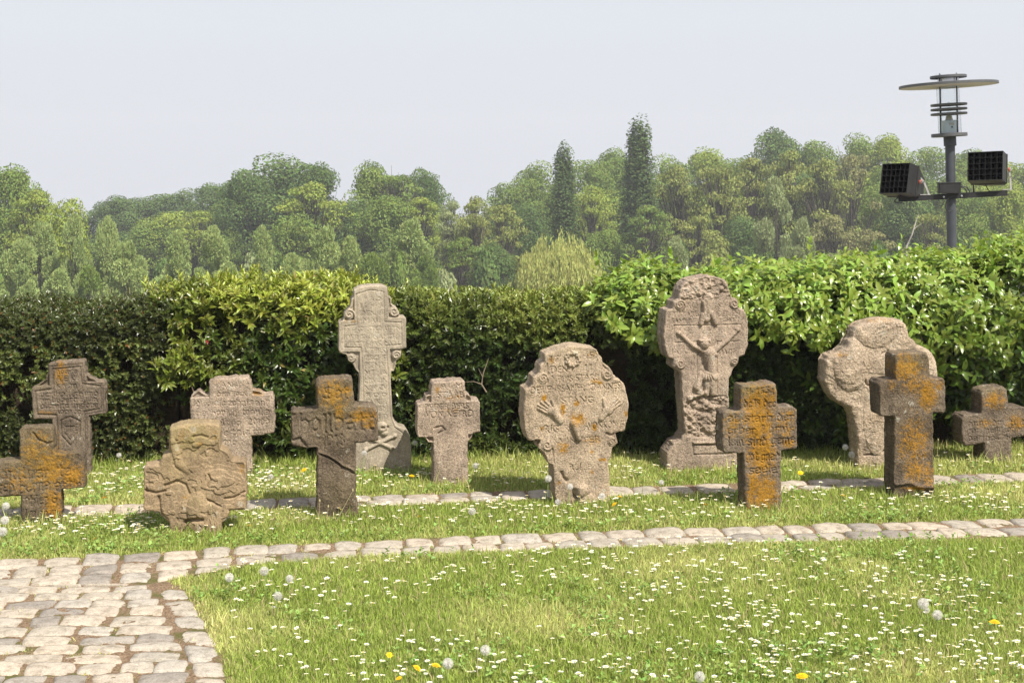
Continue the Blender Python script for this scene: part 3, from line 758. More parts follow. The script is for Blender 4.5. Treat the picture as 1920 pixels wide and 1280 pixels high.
# 6 tall pale cross with scrolls
def c6(C):
    C.recess([(662, 500), (725, 500), (727, 597), (800, 597), (800, 656), (729, 657), (733, 784), (740, 799), (800, 800), (800, 960), (600, 960), (600, 822), (640, 812), (663, 798), (671, 784), (672, 661), (600, 661), (600, 603), (662, 601)], 5)
    t = [('AO', 701, 562, 22, 10), ('17+6', 694, 575, 42, 10), ('DEN 8', 694, 588, 42, 10), ('MAII', 694, 602, 32, 10),
         ('IST GESTORBEN', 697, 618, 106, 9), ('DER EHRSAMER', 694, 633, 96, 9), ('MATTHIAS MVLL', 698, 646, 104, 9),
         ('LTERS', 701, 659, 38, 9), ('IZSCHE', 701, 673, 42, 9), ('FFEN VI', 702, 686, 42, 9), ('NTHA', 702, 700, 42, 9), ('LBWIN', 703, 715, 42, 9),
         ('NER ZV', 703, 728, 42, 9), ('R O D', 704, 742, 38, 9), ('ENKIR', 704, 755, 38, 9), ('CHEN', 706, 768, 36, 9), ('R I P', 708, 783, 32, 9)]
    for b, x, y_, w, hh in t: C.text(b, x, y_, w, hh, -1.5)
    C.line([(666, 553), (693, 545), (717, 549), (718, 605), (750, 607), (751, 648), (722, 650), (725, 700), (729, 780), (736, 802), (752, 814), (757, 822), (760, 890)], 1.0, -1.4)
    C.line([(666, 553), (667, 610), (643, 613), (644, 652), (675, 653), (678, 700), (680, 790)], 1.0, -1.4)
    C.h += 3 * ((np.hypot(C.X - 653, C.Y - 590) < 10) | (np.hypot(C.X - 737, C.Y - 586) < 10) | (np.hypot(C.X - 656, C.Y - 672) < 9) | (np.hypot(C.X - 741, C.Y - 668) < 9)); C.spiral((653, 590), 9, 1.5, -1); C.spiral((737, 586), 9, 1.5, 1); C.spiral((656, 672), 8, 1.5, 1); C.spiral((741, 668), 8, 1.5, -1)
    C.line([(729, 560), (733, 572), (741, 579)], 2, 2.5); C.line([(660, 562), (658, 574), (648, 582)], 2, 2.5)
    C.blob((713, 803), 11, 11, 7, 'skull'); C.blob((718, 814), 7, 6, 5, 'skull')
    C.line([(714, 803), (717, 803)], 2.4, -6); C.line([(724, 802), (725, 803)], 1.8, -4)
    C.cap((684, 844), (738, 819), 3.4, 3.4, 1.2, 'crossbones'); C.cap((694, 824), (732, 842), 3.4, 3.4, 1.2, 'crossbones')
    for p in ((684, 844), (738, 819), (694, 824), (732, 842)): C.blob(p, 5, 4.5, 5, 'crossbones')
gravestone([(661, 545), (672, 539), (693, 536), (715, 537), (724, 541), (726, 557), (731, 561), (732, 573), (742, 580), (747, 590), (746, 596), (757, 597), (759, 600), (760, 655), (750, 658), (750, 671), (740, 680), (737, 699), (731, 697), (731, 727), (734, 784), (740, 798), (746, 802), (758, 806), (766, 820), (769, 840), (770, 900), (634, 900), (634, 825), (640, 812), (655, 803), (663, 798), (669, 784), (672, 727), (671, 700), (665, 695), (660, 683), (651, 677), (647, 665), (635, 662), (633, 656), (633, 606), (642, 600), (644, 588), (655, 576), (657, 562), (661, 557)],
    892, .12, S_pale, 'tallest slender pale cross, with scrolls, a skull and crossbones above its wide foot', c6, edge=3, rough=.5, ragged=.4, soft=1,
    lichen=[(655, 603, 20, 5, .45), (745, 595, 14, 4, .35)], Y=7.67)

# 7 small rosy cross
def c7(C):
    C.recess([(806, 600), (871, 600), (872, 752), (960, 752), (960, 813), (876, 815), (876, 960), (811, 960), (810, 819), (740, 817), (740, 755), (806, 754)], 7)
    C.text('A . M', 843, 723, 42, 10, -2.0); C.text('STARB', 843, 740, 50, 13, -2.2); C.text('PEDER BERS', 836, 762, 82, 12, -2.4); C.text('VON NETRD', 840, 776, 90, 13, -2.4)
    C.line([(812, 802), (826, 799), (832, 806), (820, 812)], 1.8, -3)
gravestone([(806, 720), (810, 716), (866, 714), (870, 719), (871, 740), (880, 741), (884, 751), (896, 751), (898, 756), (899, 812), (885, 815), (882, 825), (875, 829), (876, 898), (880, 906), (884, 920), (799, 920), (805, 906), (811, 896), (810, 829), (801, 828), (795, 819), (783, 818), (780, 812), (780, 757), (795, 752), (797, 743), (806, 740)],
    912, .13, S_rose, 'small reddish cross with four lines of capitals, right of the tallest pale cross', c7, edge=4,
    lichen=[(818, 729, 7, 10, .55), (850, 745, 20, 8, .42), (845, 768, 24, 8, .38)], rough=.8)

# 8 broad stone with hands
def c8(C):
    cx_, cy_ = 1071.5, 672.6
    for i in range(26):
        a = i / 26 * 2 * math.pi; b = (i + 1.6) / 26 * 2 * math.pi; rr = 12 + 2.2 * math.sin(i * 2.4)
        C.cap((cx_ + rr * math.cos(a), cy_ + rr * math.sin(a)), (cx_ + (12 - 2.2 * math.sin(i * 2.4)) * math.cos(b), cy_ + (12 - 2.2 * math.sin(i * 2.4)) * math.sin(b)), 2.6, 2.2, 1.7, 'crown_of_thorns')
    C.text('17', 1038, 672, 18, 12, -2.4); C.text('45', 1101, 667, 22, 12, -2.4); C.text('DEN', 1046, 692, 32, 13, -2.4); C.text('II', 1101, 689, 14, 12, -2.4)
    C.text('XBRIS STARB', 1076, 709, 92, 12, -2.4, -.02); C.text('DER EHRSAMER IOANNES', 1077, 727, 172, 13, -2.4, -.03)
    C.text('STANG', 1081, 750, 60, 13, -2.4, -.02); C.text('BVRIGER', 1032, 803, 66, 14, -2.4, -.02); C.text('AVONKONIGS', 1134, 798, 84, 13, -2.4, -.03)
    C.text('WIN TER', 1080, 826, 90, 12, -1.8, -.03); C.text('R . I . P', 1086, 875, 40, 12, -2.6)
    # left hand
    C.cap((1048, 787), (1034, 771), 7, 8, .75, 'carved_hand'); C.blob((1032, 769), 12, 9, 5.5, 'carved_hand')
    for e, s_ in (((1005, 763), (1024, 773)), ((1006, 757), (1025, 769)), ((1011, 752), (1028, 765)), ((1019, 750), (1031, 763))): C.cap(s_, e, 2.9, 2.3*.9, 1.25, 'carved_hand')
    C.cap((1038, 766), (1032, 749), 3.6, 3.0*.9, 1.25, 'carved_hand')
    # right hand
    C.cap((1126, 784), (1136, 771), 6, 7, .75, 'carved_hand#2'); C.blob((1138, 770), 11, 9, 5.5, 'carved_hand#2')
    for e, s_ in (((1161, 752), (1144, 765)), ((1165, 757), (1146, 769)), ((1157, 748), (1141, 762)), ((1151, 749), (1138, 761))): C.cap(s_, e, 2.8, 2.2*.9, 1.25, 'carved_hand#2')
    C.cap((1133, 767), (1130, 748), 3.4, 3.0*.9, 1.25, 'carved_hand#2')
    # feet
    C.cap((1074, 793), (1083, 822), 8, 5, 1.3, 'carved_feet'); C.cap((1082, 793), (1086, 815), 6, 4, 1.2, 'carved_feet')
    C.spiral((1015, 707), 9, 1.5, -1); C.spiral((1137, 703), 9, 1.5, 1); C.spiral((1023, 832), 10, 1.5, 1); C.spiral((1146, 829), 7, 1.2, -1)
    C.line([(1023, 681), (1024, 716)], 1.4, -2.4); C.line([(1033, 840), (1036, 866)], 1.4, -2.4); C.line([(1127, 672), (1130, 688), (1140, 696)], 1.6, -2.4)
    C.line([(988, 735), (996, 800)], 3, 0)
    C.blob((1088, 920), 16, 14, 9, 'carved_skull'); C.blob((1098, 938), 16, 14, 7, 'carved_skull'); C.line([(1075, 920), (1076, 930)], 5, -8)
    C.line([(1050, 885), (1054, 895), (1060, 900)], 3, -5); C.line([(1156, 812), (1146, 818), (1136, 814)], 2, -5)
gravestone([(1019, 663), (1040, 655), (1068, 648), (1089, 649), (1116, 655), (1121, 667), (1127, 672), (1130, 682), (1144, 692), (1149, 702), (1149, 711), (1162, 713), (1171, 726), (1179, 761), (1176, 790), (1171, 810), (1153, 813), (1158, 833), (1147, 841), (1145, 859), (1141, 864), (1143, 956), (1042, 956), (1037, 912), (1033, 870), (1025, 866), (1017, 846), (1006, 838), (1010, 823), (988, 823), (980, 803), (977, 774), (981, 728), (996, 720), (997, 705), (1009, 697), (1010, 684), (1018, 678)],
    948, .15, S_brown, 'broad round headed gravestone carved with a crown of thorns and two open hands', c8, edge=4, rough=.8,
    lichen=[(1031, 675, 7, 12, .5), (1017, 745, 6, 7, .9), (1053, 765, 6, 10, .85), (1078, 757, 8, 8, .7), (1080, 785, 20, 15, .66), (1088, 783, 5, 10, .85), (1113, 802, 6, 8, .95), (1116, 715, 15, 7, .62), (1123, 718, 6, 4, .9), (1052, 838, 13, 14, .68), (1110, 826, 18, 11, .58), (1174, 778, 5, 7, .72), (1108, 664, 12, 8, .52), (1054, 770, 6, 10, .7), (1014, 802, 5, 5, .72), (1128, 862, 10, 4, .72), (1108, 847, 6, 6, .55), (1045, 905, 6, 5, .7), (1108, 885, 5, 5, .6)], moss=[(1070, 655, 45, 9, .3)])

# 9 crucifix stone
def c9(C):
    C.line([(1261, 606), (1389, 606), (1392, 618), (1388, 637), (1343, 637)], 1.1, -1.6); C.line([(1305, 637), (1261, 638), (1261, 606)], 1.1, -1.6)
    C.line([(1343, 637), (1343, 735)], 1.1, -1.6); C.line([(1305, 637), (1304, 700)], 1.1, -1.6)
    P = 'crucified_figure'
    C.cap((1271, 621), (1296, 643), 3.6, 4.4, 1.15, P); C.cap((1296, 643), (1322, 657), 4.4, 6, 1.15, P)
    C.cap((1382, 616), (1364, 634), 3.4, 4.2, 1.15, P); C.cap((1364, 634), (1336, 655), 4.2, 6, 1.15, P)
    C.blob((1270, 620), 5.5, 4.5, 6, P); C.blob((1383, 615), 5.5, 4.5, 6, P)
    C.blob((1318, 640), 10.5, 12, 12, P); C.cap((1309, 634), (1327, 634), 2.6, 2.6, 4.2, P)
    C.cap((1328, 659), (1331, 680), 12.5, 10, 1.05, P); C.cap((1331, 680), (1332, 695), 10, 9, 1.05, P)
    C.cap((1322, 664), (1338, 661), 6, 6, 1.7, P)
    C.blob((1328, 702), 17, 12, 11, 'loincloth'); C.cap((1312, 697), (1304, 722), 5, 8, 1.0, 'loincloth'); C.cap((1304, 722), (1307, 728), 8, 7, .8, 'loincloth')
    for k in range(5): C.line([(1314 - k * 1.5 + k * 5, 694 + k), (1308 + k * 7, 712 + k * .5)], 1.0, -2.6)
    C.cap((1331, 710), (1334, 734), 8, 6, 1.1, P); C.cap((1324, 710), (1322, 736), 7, 5, 1.0, P)
    C.cap((1326, 556), (1322, 592), 11, 9, .6, 'carved_banner'); C.cap((1316, 586), (1312, 602), 6, 5, 1.2, 'carved_banner'); C.cap((1332, 584), (1340, 602), 6, 5, 1.2, 'carved_banner'); C.cap((1316, 562), (1318, 585), 3, 3, 2.6, 'carved_banner')
    C.spiral((1272, 567), 9, 1.6, -1); C.spiral((1377, 566), 9, 1.6, 1); C.spiral((1272, 677), 9, 1.6, 1); C.spiral((1376, 675), 7, 1.4, -1)
    for b, x, y_, w, hh in (('AO', 1294, 570, 22, 10), ('NO 3', 1356, 570, 24, 10), ('TISTARB', 1282, 585, 50, 9), ('DER EH', 1365, 585, 42, 9), ('SAMER', 1275, 598, 40, 9), ('JOES', 1363, 598, 34, 9), ('JACOB', 1277, 656, 44, 12), ('WIRT', 1371, 658, 42, 13)):
        C.text(b, x, y_, w, hh, -1.7)
    C.line([(1297, 826), (1370, 826)], 2.0, 3.2); C.line([(1296, 826), (1298, 848), (1370, 848)], 1.4, -2.6); C.line([(1297, 830), (1370, 830)], 1.4, -3)
    R = (C.Y > 738) & (C.Y < 816)
    C.h += np.where(R, (fbm(C.X / 9, C.Y / 8, 21, 4) - .62) * 14, 0); C.h += (C.Y < 556) * (fbm(C.X / 8, C.Y / 7, 31, 4) - .5) * 12
    C.line([(1288, 745), (1305, 738), (1318, 732)], 3.5, 5); C.blob((1322, 812), 12, 9, 0); C.line([(1316, 806), (1328, 814)], 6, -7); C.line([(1280, 820), (1300, 822)], 3, 0)
gravestone([(1276, 532), (1288, 521), (1322, 514), (1337, 515), (1362, 524), (1368, 543), (1372, 555), (1382, 558), (1386, 575), (1397, 578), (1402, 595), (1404, 612), (1403, 643), (1397, 664), (1386, 667), (1384, 680), (1374, 690), (1366, 710), (1366, 768), (1366, 805), (1371, 820), (1383, 832), (1386, 888), (1246, 888), (1246, 844), (1261, 826), (1273, 820), (1281, 808), (1278, 774), (1274, 695), (1258, 683), (1258, 669), (1249, 666), (1243, 644), (1240, 622), (1243, 596), (1246, 578), (1258, 575), (1260, 562), (1269, 555), (1273, 540)],
    880, .15, S_rose, 'tall gravestone with a carved crucifix, broken rough top, standing under the laurel', c9, edge=4, rough=.8, Y=7.76)

# 10 orange cross
def c10(C):
    for b, x, y_, w, hh in (('H. 1634', 1422, 733, 56, 12), ('dc 18 dcc', 1422, 756, 62, 14), ('ab.starb der', 1424, 783, 130, 15), ('erber 2 ornis', 1424, 804, 130, 15), ('lein sind geme', 1426, 826, 132, 17), ('got gnad', 1428, 855, 66, 16), ('seele', 1428, 879, 58, 16)):
        C.carve(b, x, y_, w, hh, -2.8)
gravestone([(1385, 728), (1388, 722), (1400, 723), (1425, 722), (1448, 717), (1455, 722), (1458, 764), (1488, 765), (1494, 770), (1496, 838), (1494, 842), (1464, 846), (1466, 965), (1396, 965), (1391, 849), (1352, 847), (1350, 843), (1350, 775), (1355, 770), (1384, 769)],
    958, .115, S_grey, 'basalt cross glowing with orange lichen, carved with seven lines of gothic writing', c10, edge=5,
    lichen=[(1422, 748, 40, 34, .76), (1420, 790, 34, 60, .84), (1427, 850, 30, 50, .86), (1370, 795, 22, 30, .55), (1470, 800, 26, 34, .52), (1432, 925, 28, 42, .86), (1410, 905, 14, 30, .8), (1480, 778, 16, 14, .55), (1478, 832, 16, 10, .75), (1366, 780, 12, 6, .6), (1460, 740, 12, 10, .6), (1405, 930, 12, 30, .7)], moss=[(1400, 730, 30, 12, .5), (1370, 780, 20, 30, .15)])

# 11 pale rough stone without inscription
def c11(C):
    C.line([(1590, 713), (1604, 706), (1616, 705), (1622, 718), (1632, 722)], 2, -6); C.line([(1640, 620), (1646, 632), (1654, 636)], 2, -5)
    C.line([(1652, 660), (1664, 655), (1668, 668)], 1.8, -4)
    C.blob((1641, 808), 14, 16, -0); C.line([(1628, 806), (1636, 800), (1642, 810)], 4, -6); C.line([(1618, 850), (1640, 848), (1655, 842)], 1.8, -5)
    C.blob((1590, 680), 34, 50, 7); C.blob((1640, 620), 40, 30, 6); C.blob((1640, 780), 26, 70, 4)
gravestone([(1601, 612), (1612, 604), (1629, 598), (1658, 595), (1690, 598), (1701, 606), (1708, 630), (1723, 644), (1742, 653), (1754, 661), (1761, 680), (1764, 708), (1762, 730), (1748, 755), (1732, 768), (1718, 800), (1712, 886), (1606, 886), (1602, 815), (1597, 780), (1590, 764), (1566, 750), (1551, 735), (1541, 712), (1543, 674), (1549, 662), (1570, 656), (1583, 645), (1593, 630)],
    878, .12, S_pit, 'large pale weathered gravestone without writing, partly hidden by the tallest lichen covered cross', c11, edge=12, rough=1.3, flakes=.5,
    lichen=[(1640, 598, 50, 5, .4), (1572, 660, 16, 6, .45)], Y=7.8)

# 12 tallest orange cross
def c12(C):
    C.text('17 11', 1706, 716, 26, 12, -1.8)
    C.line([(1672, 908), (1700, 903), (1720, 912), (1750, 913)], 4, 5)
gravestone([(1674, 670), (1678, 664), (1700, 661), (1736, 662), (1741, 667), (1745, 710), (1770, 711), (1774, 716), (1775, 774), (1770, 777), (1750, 775), (1751, 860), (1753, 943), (1672, 943), (1673, 780), (1648, 779), (1645, 774), (1642, 718), (1647, 712), (1675, 710)],
    936, .125, S_dark, 'large dark cross with orange lichen down its face, in front of the pale weathered stone', c12, edge=5, rough=1.3,
    lichen=[(1698, 690, 34, 30, .72), (1738, 740, 22, 32, .80), (1762, 725, 12, 14, .6), (1668, 722, 14, 16, .42), (1715, 720, 40, 24, .52), (1712, 830, 40, 60, .54), (1715, 880, 28, 26, .62), (1740, 890, 14, 30, .6), (1715, 915, 30, 6, .7)], moss=[(1710, 680, 30, 20, .3)])

# 13 small cross at the right edge
def c13(C):
    C.carve('anno dm. ty t', 1866, 784, 112, 11, -2.0); C.carve('han mein sohn t', 1866, 797, 118, 11, -2.0); C.carve('bartholomend.', 1866, 811, 112, 11, -2.0)
gravestone([(1837, 731), (1840, 724), (1855, 719), (1879, 717), (1888, 723), (1891, 755), (1924, 756), (1932, 762), (1930, 808), (1926, 812), (1897, 814), (1899, 872), (1842, 872), (1840, 824), (1806, 827), (1799, 820), (1798, 776), (1804, 769), (1837, 768)],
    864, .125, S_grey, 'small dark inscribed cross at the right edge, in tall grass by the hedge', c13, edge=6,
    lichen=[(1862, 742, 26, 20, .68), (1905, 785, 22, 20, .62), (1845, 785, 30, 12, .45)], moss=[(1850, 724, 30, 8, .3)], Y=7.92)
# ================================================================ leaves, shoots and hedges
def leaf_tris(L, W, fold=.25, curl=.15):
    """leaf along +X from the origin, upper side +Z"""
    xs = [0, .3 * L, .68 * L, L]; w = [0, W * .5, W * .42, 0]; z = [0, .03 * L, .0, -curl * L]
    V = [(xs[0], 0, z[0]), (xs[1], 0, z[1]), (xs[2], 0, z[2]), (xs[3], 0, z[3]),
         (xs[1], w[1], z[1] + fold * w[1]), (xs[2], w[2], z[2] + fold * w[2]), (xs[1], -w[1], z[1] + fold * w[1]), (xs[2], -w[2], z[2] + fold * w[2])]
    T = [(0, 1, 4), (1, 2, 5), (1, 5, 4), (2, 3, 5), (0, 6, 1), (1, 7, 2), (1, 6, 7), (2, 7, 3)]
    return np.array(V, float), np.array(T)
def leaf_small(L, W, fold=.3):
    V = [(0, 0, 0), (.5 * L, W * .5, fold * W * .5), (L, 0, -.1 * L), (.5 * L, -W * .5, fold * W * .5)]
    return np.array(V, float), np.array([(0, 2, 1), (0, 3, 2)])

def make_shoot(seed, n, stem, L, W, tilt=(45, 80), small=False, droop=0.0, tipcluster=0.0):
    r = np.random.default_rng(seed); Vs, Ts, ages, ids = [], [], [], []
    off = 0; ph = r.random() * 6
    for i in range(n):
        t = (i + 1) / n; t = t ** (1 - .6 * tipcluster)
        sc2 = r.uniform(.75, 1.15) * (1 - .35 * (t > .9))
        V, T = (leaf_small(L * sc2, W * sc2) if small else leaf_tris(L * sc2, W * sc2, curl=r.uniform(.05, .3)))
        th = math.radians(r.uniform(*tilt)) * (1.15 - .6 * t); ph += 2.4 + r.normal(0, .25)
        # leaf direction: angle th from the stem axis (+Z), azimuth ph
        d = np.array([math.sin(th) * math.cos(ph), math.sin(th) * math.sin(ph), math.cos(th) - droop])
        d /= np.linalg.norm(d)
        up = np.array([0, 0, 1.0]) - d * d[2]; up /= np.linalg.norm(up) + 1e-9
        up = up + r.normal(0, .25, 3); up -= d * (up @ d); up /= np.linalg.norm(up)
        side = np.cross(up, d)
        M = np.stack([d, side, up], 1)
        V = V @ M.T + np.array([0, 0, t * stem])
        Vs.append(V); Ts.append(T + off); off += len(V)
        ages.append(np.full(len(V), t)); ids.append(np.full(len(V), i))
    return np.concatenate(Vs), np.concatenate(Ts), np.concatenate(ages), np.concatenate(ids).astype(int), n

def scatter_shoots(name, shoots, P, A, scale, youth, mat, parent, aging=.5, smooth_sh=False):
    """P points, A axes, youth per shoot 0..1"""
    which = rng.integers(0, len(shoots), len(P)); Vs, Fs, ag, rn = [], [], [], []; off = 0
    for k, (tV, tF, tA, tI, n) in enumerate(shoots):
        m = which == k; c = int(m.sum())
        if not c: continue
        R = frames(A[m], rng.random(c) * 6.283, scale[m])
        V, Fq = inst(tV, tF, R, P[m])
        Vs.append(V); Fs.append(Fq + off); off += len(V)
        y = youth[m][:, None] * (1 - aging + aging * tA[None]) + 0 * tA[None]
        ag.append(np.clip(y, 0, 1).ravel()); lr = rng.random((c, n))
        rn.append(lr[:, tI].ravel())
    return obj_np(name, np.concatenate(Vs), np.concatenate(Fs), mat, parent, attrs={'age': np.concatenate(ag), 'rnd': np.concatenate(rn)}, smooth_sh=smooth_sh)

def hedge_front(x): return 8.12 + .095 * x
def hedge_top(x):
    px = np.asarray(x) / 8.3 * F + CX
    py = np.interp(px, [-250, 0, 200, 262, 300, 400, 520, 650, 735, 800, 900, 1050, 1100, 1180, 1300, 1400, 1560, 1700, 1900, 2100],
                   [566, 560, 557, 550, 540, 526, 524, 534, 548, 556, 552, 548, 545, 515, 502, 506, 496, 492, 470, 462])
    return H - (py - HY) / F * 8.72 - .02
def hedge_surf(x, s, ztop, depth=.62, r=.14, bulge=None):
    """s: arc length up the front, round the shoulder and back across the top; gives point and normal"""
    zf = ztop - r; a = np.clip((s - zf) / r, 0, math.pi / 2); top = np.clip(s - zf - r * math.pi / 2, 0, None)
    z = np.where(s < zf, s, zf + r * np.sin(a)); y = r - r * np.cos(a) + top
    n = np.stack([0 * s, -np.cos(a), np.sin(a)], 1)
    P = np.stack([x, hedge_front(x) + y, z], 1)
    if bulge is not None: P = P + n * bulge[:, None]
    return P, n

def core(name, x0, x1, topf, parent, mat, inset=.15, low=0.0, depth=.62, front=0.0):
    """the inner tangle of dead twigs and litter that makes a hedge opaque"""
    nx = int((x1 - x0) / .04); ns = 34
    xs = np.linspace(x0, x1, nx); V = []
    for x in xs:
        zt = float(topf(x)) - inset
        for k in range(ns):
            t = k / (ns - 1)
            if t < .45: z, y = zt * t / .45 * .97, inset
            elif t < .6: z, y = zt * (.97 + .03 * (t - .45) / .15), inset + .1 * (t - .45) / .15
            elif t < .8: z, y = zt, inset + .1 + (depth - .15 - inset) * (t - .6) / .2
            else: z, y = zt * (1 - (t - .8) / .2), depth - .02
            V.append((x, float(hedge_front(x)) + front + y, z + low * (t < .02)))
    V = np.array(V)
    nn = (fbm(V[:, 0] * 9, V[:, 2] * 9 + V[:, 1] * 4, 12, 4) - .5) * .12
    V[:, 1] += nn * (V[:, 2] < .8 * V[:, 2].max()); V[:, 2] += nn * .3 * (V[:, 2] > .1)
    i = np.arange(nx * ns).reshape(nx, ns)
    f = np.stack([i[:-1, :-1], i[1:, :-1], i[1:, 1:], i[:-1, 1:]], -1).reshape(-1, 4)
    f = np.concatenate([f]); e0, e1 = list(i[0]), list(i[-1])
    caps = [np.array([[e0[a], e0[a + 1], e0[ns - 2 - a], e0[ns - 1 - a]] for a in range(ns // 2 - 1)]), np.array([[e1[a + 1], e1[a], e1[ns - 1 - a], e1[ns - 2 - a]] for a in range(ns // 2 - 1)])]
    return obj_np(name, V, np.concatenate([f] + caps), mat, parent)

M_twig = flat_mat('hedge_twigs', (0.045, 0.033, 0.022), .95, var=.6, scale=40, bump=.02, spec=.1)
M_bark = flat_mat('twig_bark', (0.22, 0.17, 0.12), .8, var=.3)
L_dark = leaf_mat('dark_box_leaf', (0.042, 0.052, 0.016), (0.17, 0.205, 0.05), rough=.34, transl=.16, spec=.6, vary=.5, tint=(.965, (0.16, 0.07, 0.02)))
L_barb = leaf_mat('barberry_leaf', (0.045, 0.075, 0.012), (0.36, 0.39, 0.055), rough=.33, transl=.27, spec=.55, vary=.45, tint=(.985, (0.30, 0.24, 0.08)))
L_mid = leaf_mat('mixed_hedge_leaf', (0.035, 0.058, 0.013), (0.27, 0.30, 0.06), rough=.33, transl=.22, spec=.55, vary=.45)
L_laur = leaf_mat('laurel_leaf', (0.05, 0.088, 0.014), (0.27, 0.365, 0.055), rough=.30, transl=.33, spec=.55, vary=.28)

Sh_small = [make_shoot(i, 15, .055, .021, .0115, (35, 85), True) for i in range(4)]
Sh_barb = [make_shoot(20 + i, 12, .075, .048, .014, (40, 80), False, tipcluster=.4) for i in range(4)]
Sh_mid = [make_shoot(30 + i, 12, .065, .032, .014, (35, 85), True) for i in range(4)]
Sh_laur = [make_shoot(40 + i, 12, .15, .060, .0235, (50, 85), False, droop=.38) for i in range(5)]

def shell(n, x0, x1, s_hi, amp, seed, topf=hedge_top, lo=0.0, depth_in=.10, fq=3.4, density=None, soft=.12):
    """random points through the outer shell of a hedge section"""
    x = rng.uniform(x0 - soft, x1 + soft, n)
    # ragged, interlocking ends
    edge = (fbm(x * 2, rng.random(n) * 3, seed, 2) - .5) * .3
    keep = (x > x0 - edge * soft * 4 * rng.random(n)) & (x < x1 + edge * soft * 4 * rng.random(n))
    x = x[keep]; n = len(x)
    zt = topf(x); s = rng.uniform(lo, 1, n) * (zt + s_hi)
    bl = (fbm(x * fq, s * fq, seed, 3) - .5) * 2 * amp
    P, nrm = hedge_surf(x, s, zt, bulge=bl - rng.random(n) ** 1.6 * depth_in)
    cl = fbm(x * 8, s * 8, seed + 2, 3) + .35 * smooth(.72, .98, P[:, 2] / zt) + rng.normal(0, .05, n)
    k = cl > .41 - .03 * smooth(.5, .1, s)
    return P[k], nrm[k], s[k], zt[k], bl[k]

def axes(nrm, up, rnd):
    A = nrm + np.array([0, 0, up]) + rng.normal(0, rnd, nrm.shape)
    return A

# dark clipped hedge at the left
root = empty('clipped_hedge', (-3.0, 8.3, 0), 'dark clipped hedge with small brownish green leaves, at the left edge behind the framed cross', 'hedge')
def at(o, root):
    o.matrix_parent_inverse = Matrix.Translation(-root.location); return o
P, nrm, s, zt, bl = shell(22000, -4.3, -1.85, .45, .045, 61, soft=.3)
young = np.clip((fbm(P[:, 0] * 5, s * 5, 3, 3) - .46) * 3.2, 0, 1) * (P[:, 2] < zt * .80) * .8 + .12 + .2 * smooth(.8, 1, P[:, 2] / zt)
at(scatter_shoots('foliage', Sh_small, P, axes(nrm, .35, .5), rng.uniform(.7, 1.25, len(P)), young, L_dark, root), root)
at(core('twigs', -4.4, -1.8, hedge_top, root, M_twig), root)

# bright barberry
root = empty('barberry_hedge', (-1.4, 8.3, 0), 'bright green barberry hedge with long narrow leaves, left of the tallest pale cross', 'hedge')
P, nrm, s, zt, bl = shell(5600, -2.02, -.62, .45, .085, 71, depth_in=.18, soft=.3)
cz = fbm(P[:, 0] * 7, s * 7, 76, 2) + .3 * smooth(.7, 1, P[:, 2] / zt) > .40
kp = cz & (P[:, 0] > -1.98 + .32 * np.clip(1 - P[:, 2] / zt, 0, 1) + (fbm(P[:, 0] * 5, P[:, 2] * 5, 75, 2) - .5) * .3); P, nrm, s, zt, bl = P[kp], nrm[kp], s[kp], zt[kp], bl[kp]
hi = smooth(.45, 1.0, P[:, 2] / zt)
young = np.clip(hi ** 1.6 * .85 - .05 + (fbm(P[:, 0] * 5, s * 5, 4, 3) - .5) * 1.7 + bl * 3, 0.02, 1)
at(scatter_shoots('foliage', Sh_barb, P, axes(nrm, .6, .42), rng.uniform(.7, 1.3, len(P)), young, L_barb, root), root)
x = rng.uniform(-2.0, -.6, 80); zt = hedge_top(x)
Pt = np.stack([x, hedge_front(x) + rng.uniform(.05, .5, 80), zt + rng.uniform(-.05, .01, 80)], 1)
spr = [(318, 506), (334, 520), (377, 508), (430, 514), (478, 506), (520, 512), (600, 502), (648, 500), (662, 515)]
Pt[:9] = np.array([(PX(a, 8.35), 8.35 + rng.uniform(-.1, .2), PZ(b, 8.35) - .10) for a, b in spr])
at(scatter_shoots('top_shoots', [make_shoot(80 + i, 14, .13, .045, .013, (35, 70), False) for i in range(3)], Pt, np.array([[0, 0, 1.0]]) + rng.normal(0, .18, (80, 3)), rng.uniform(.5, 1.0, 80), np.ones(80), L_barb, root), root)
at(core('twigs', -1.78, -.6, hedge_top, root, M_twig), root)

# mixed green hedge behind the middle
def mid_top(x):
    return np.where(np.asarray(x) > .45, np.minimum(hedge_top(x), .80), hedge_top(x))
root = empty('mixed_hedge', (.6, 8.3, 0), 'dense small leaved hedge in the middle, running on in the shade beneath the laurel', 'hedge')
P, nrm, s, zt, bl = shell(15500, -.62, 2.2, .45, .05, 91, topf=mid_top, depth_in=.12)
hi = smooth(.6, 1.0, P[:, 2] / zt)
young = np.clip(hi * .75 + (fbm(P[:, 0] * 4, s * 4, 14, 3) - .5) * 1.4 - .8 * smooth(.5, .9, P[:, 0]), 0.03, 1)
at(scatter_shoots('foliage', Sh_mid, P, axes(nrm, .45, .5), rng.uniform(.65, 1.25, len(P)), young, L_mid, root), root)
x = rng.uniform(-.58, .5, 90); zt = hedge_top(x)
Pt = np.stack([x, hedge_front(x) + rng.uniform(.05, .5, 90), zt + rng.uniform(-.05, .0, 90)], 1)
at(scatter_shoots('top_shoots', Sh_barb, Pt, np.array([[0, 0, 1.0]]) + rng.normal(0, .25, (90, 3)), rng.uniform(.6, 1.2, 90), np.ones(90), L_mid, root), root)
at(core('twigs', -.62, 2.25, mid_top, root, M_twig), root)

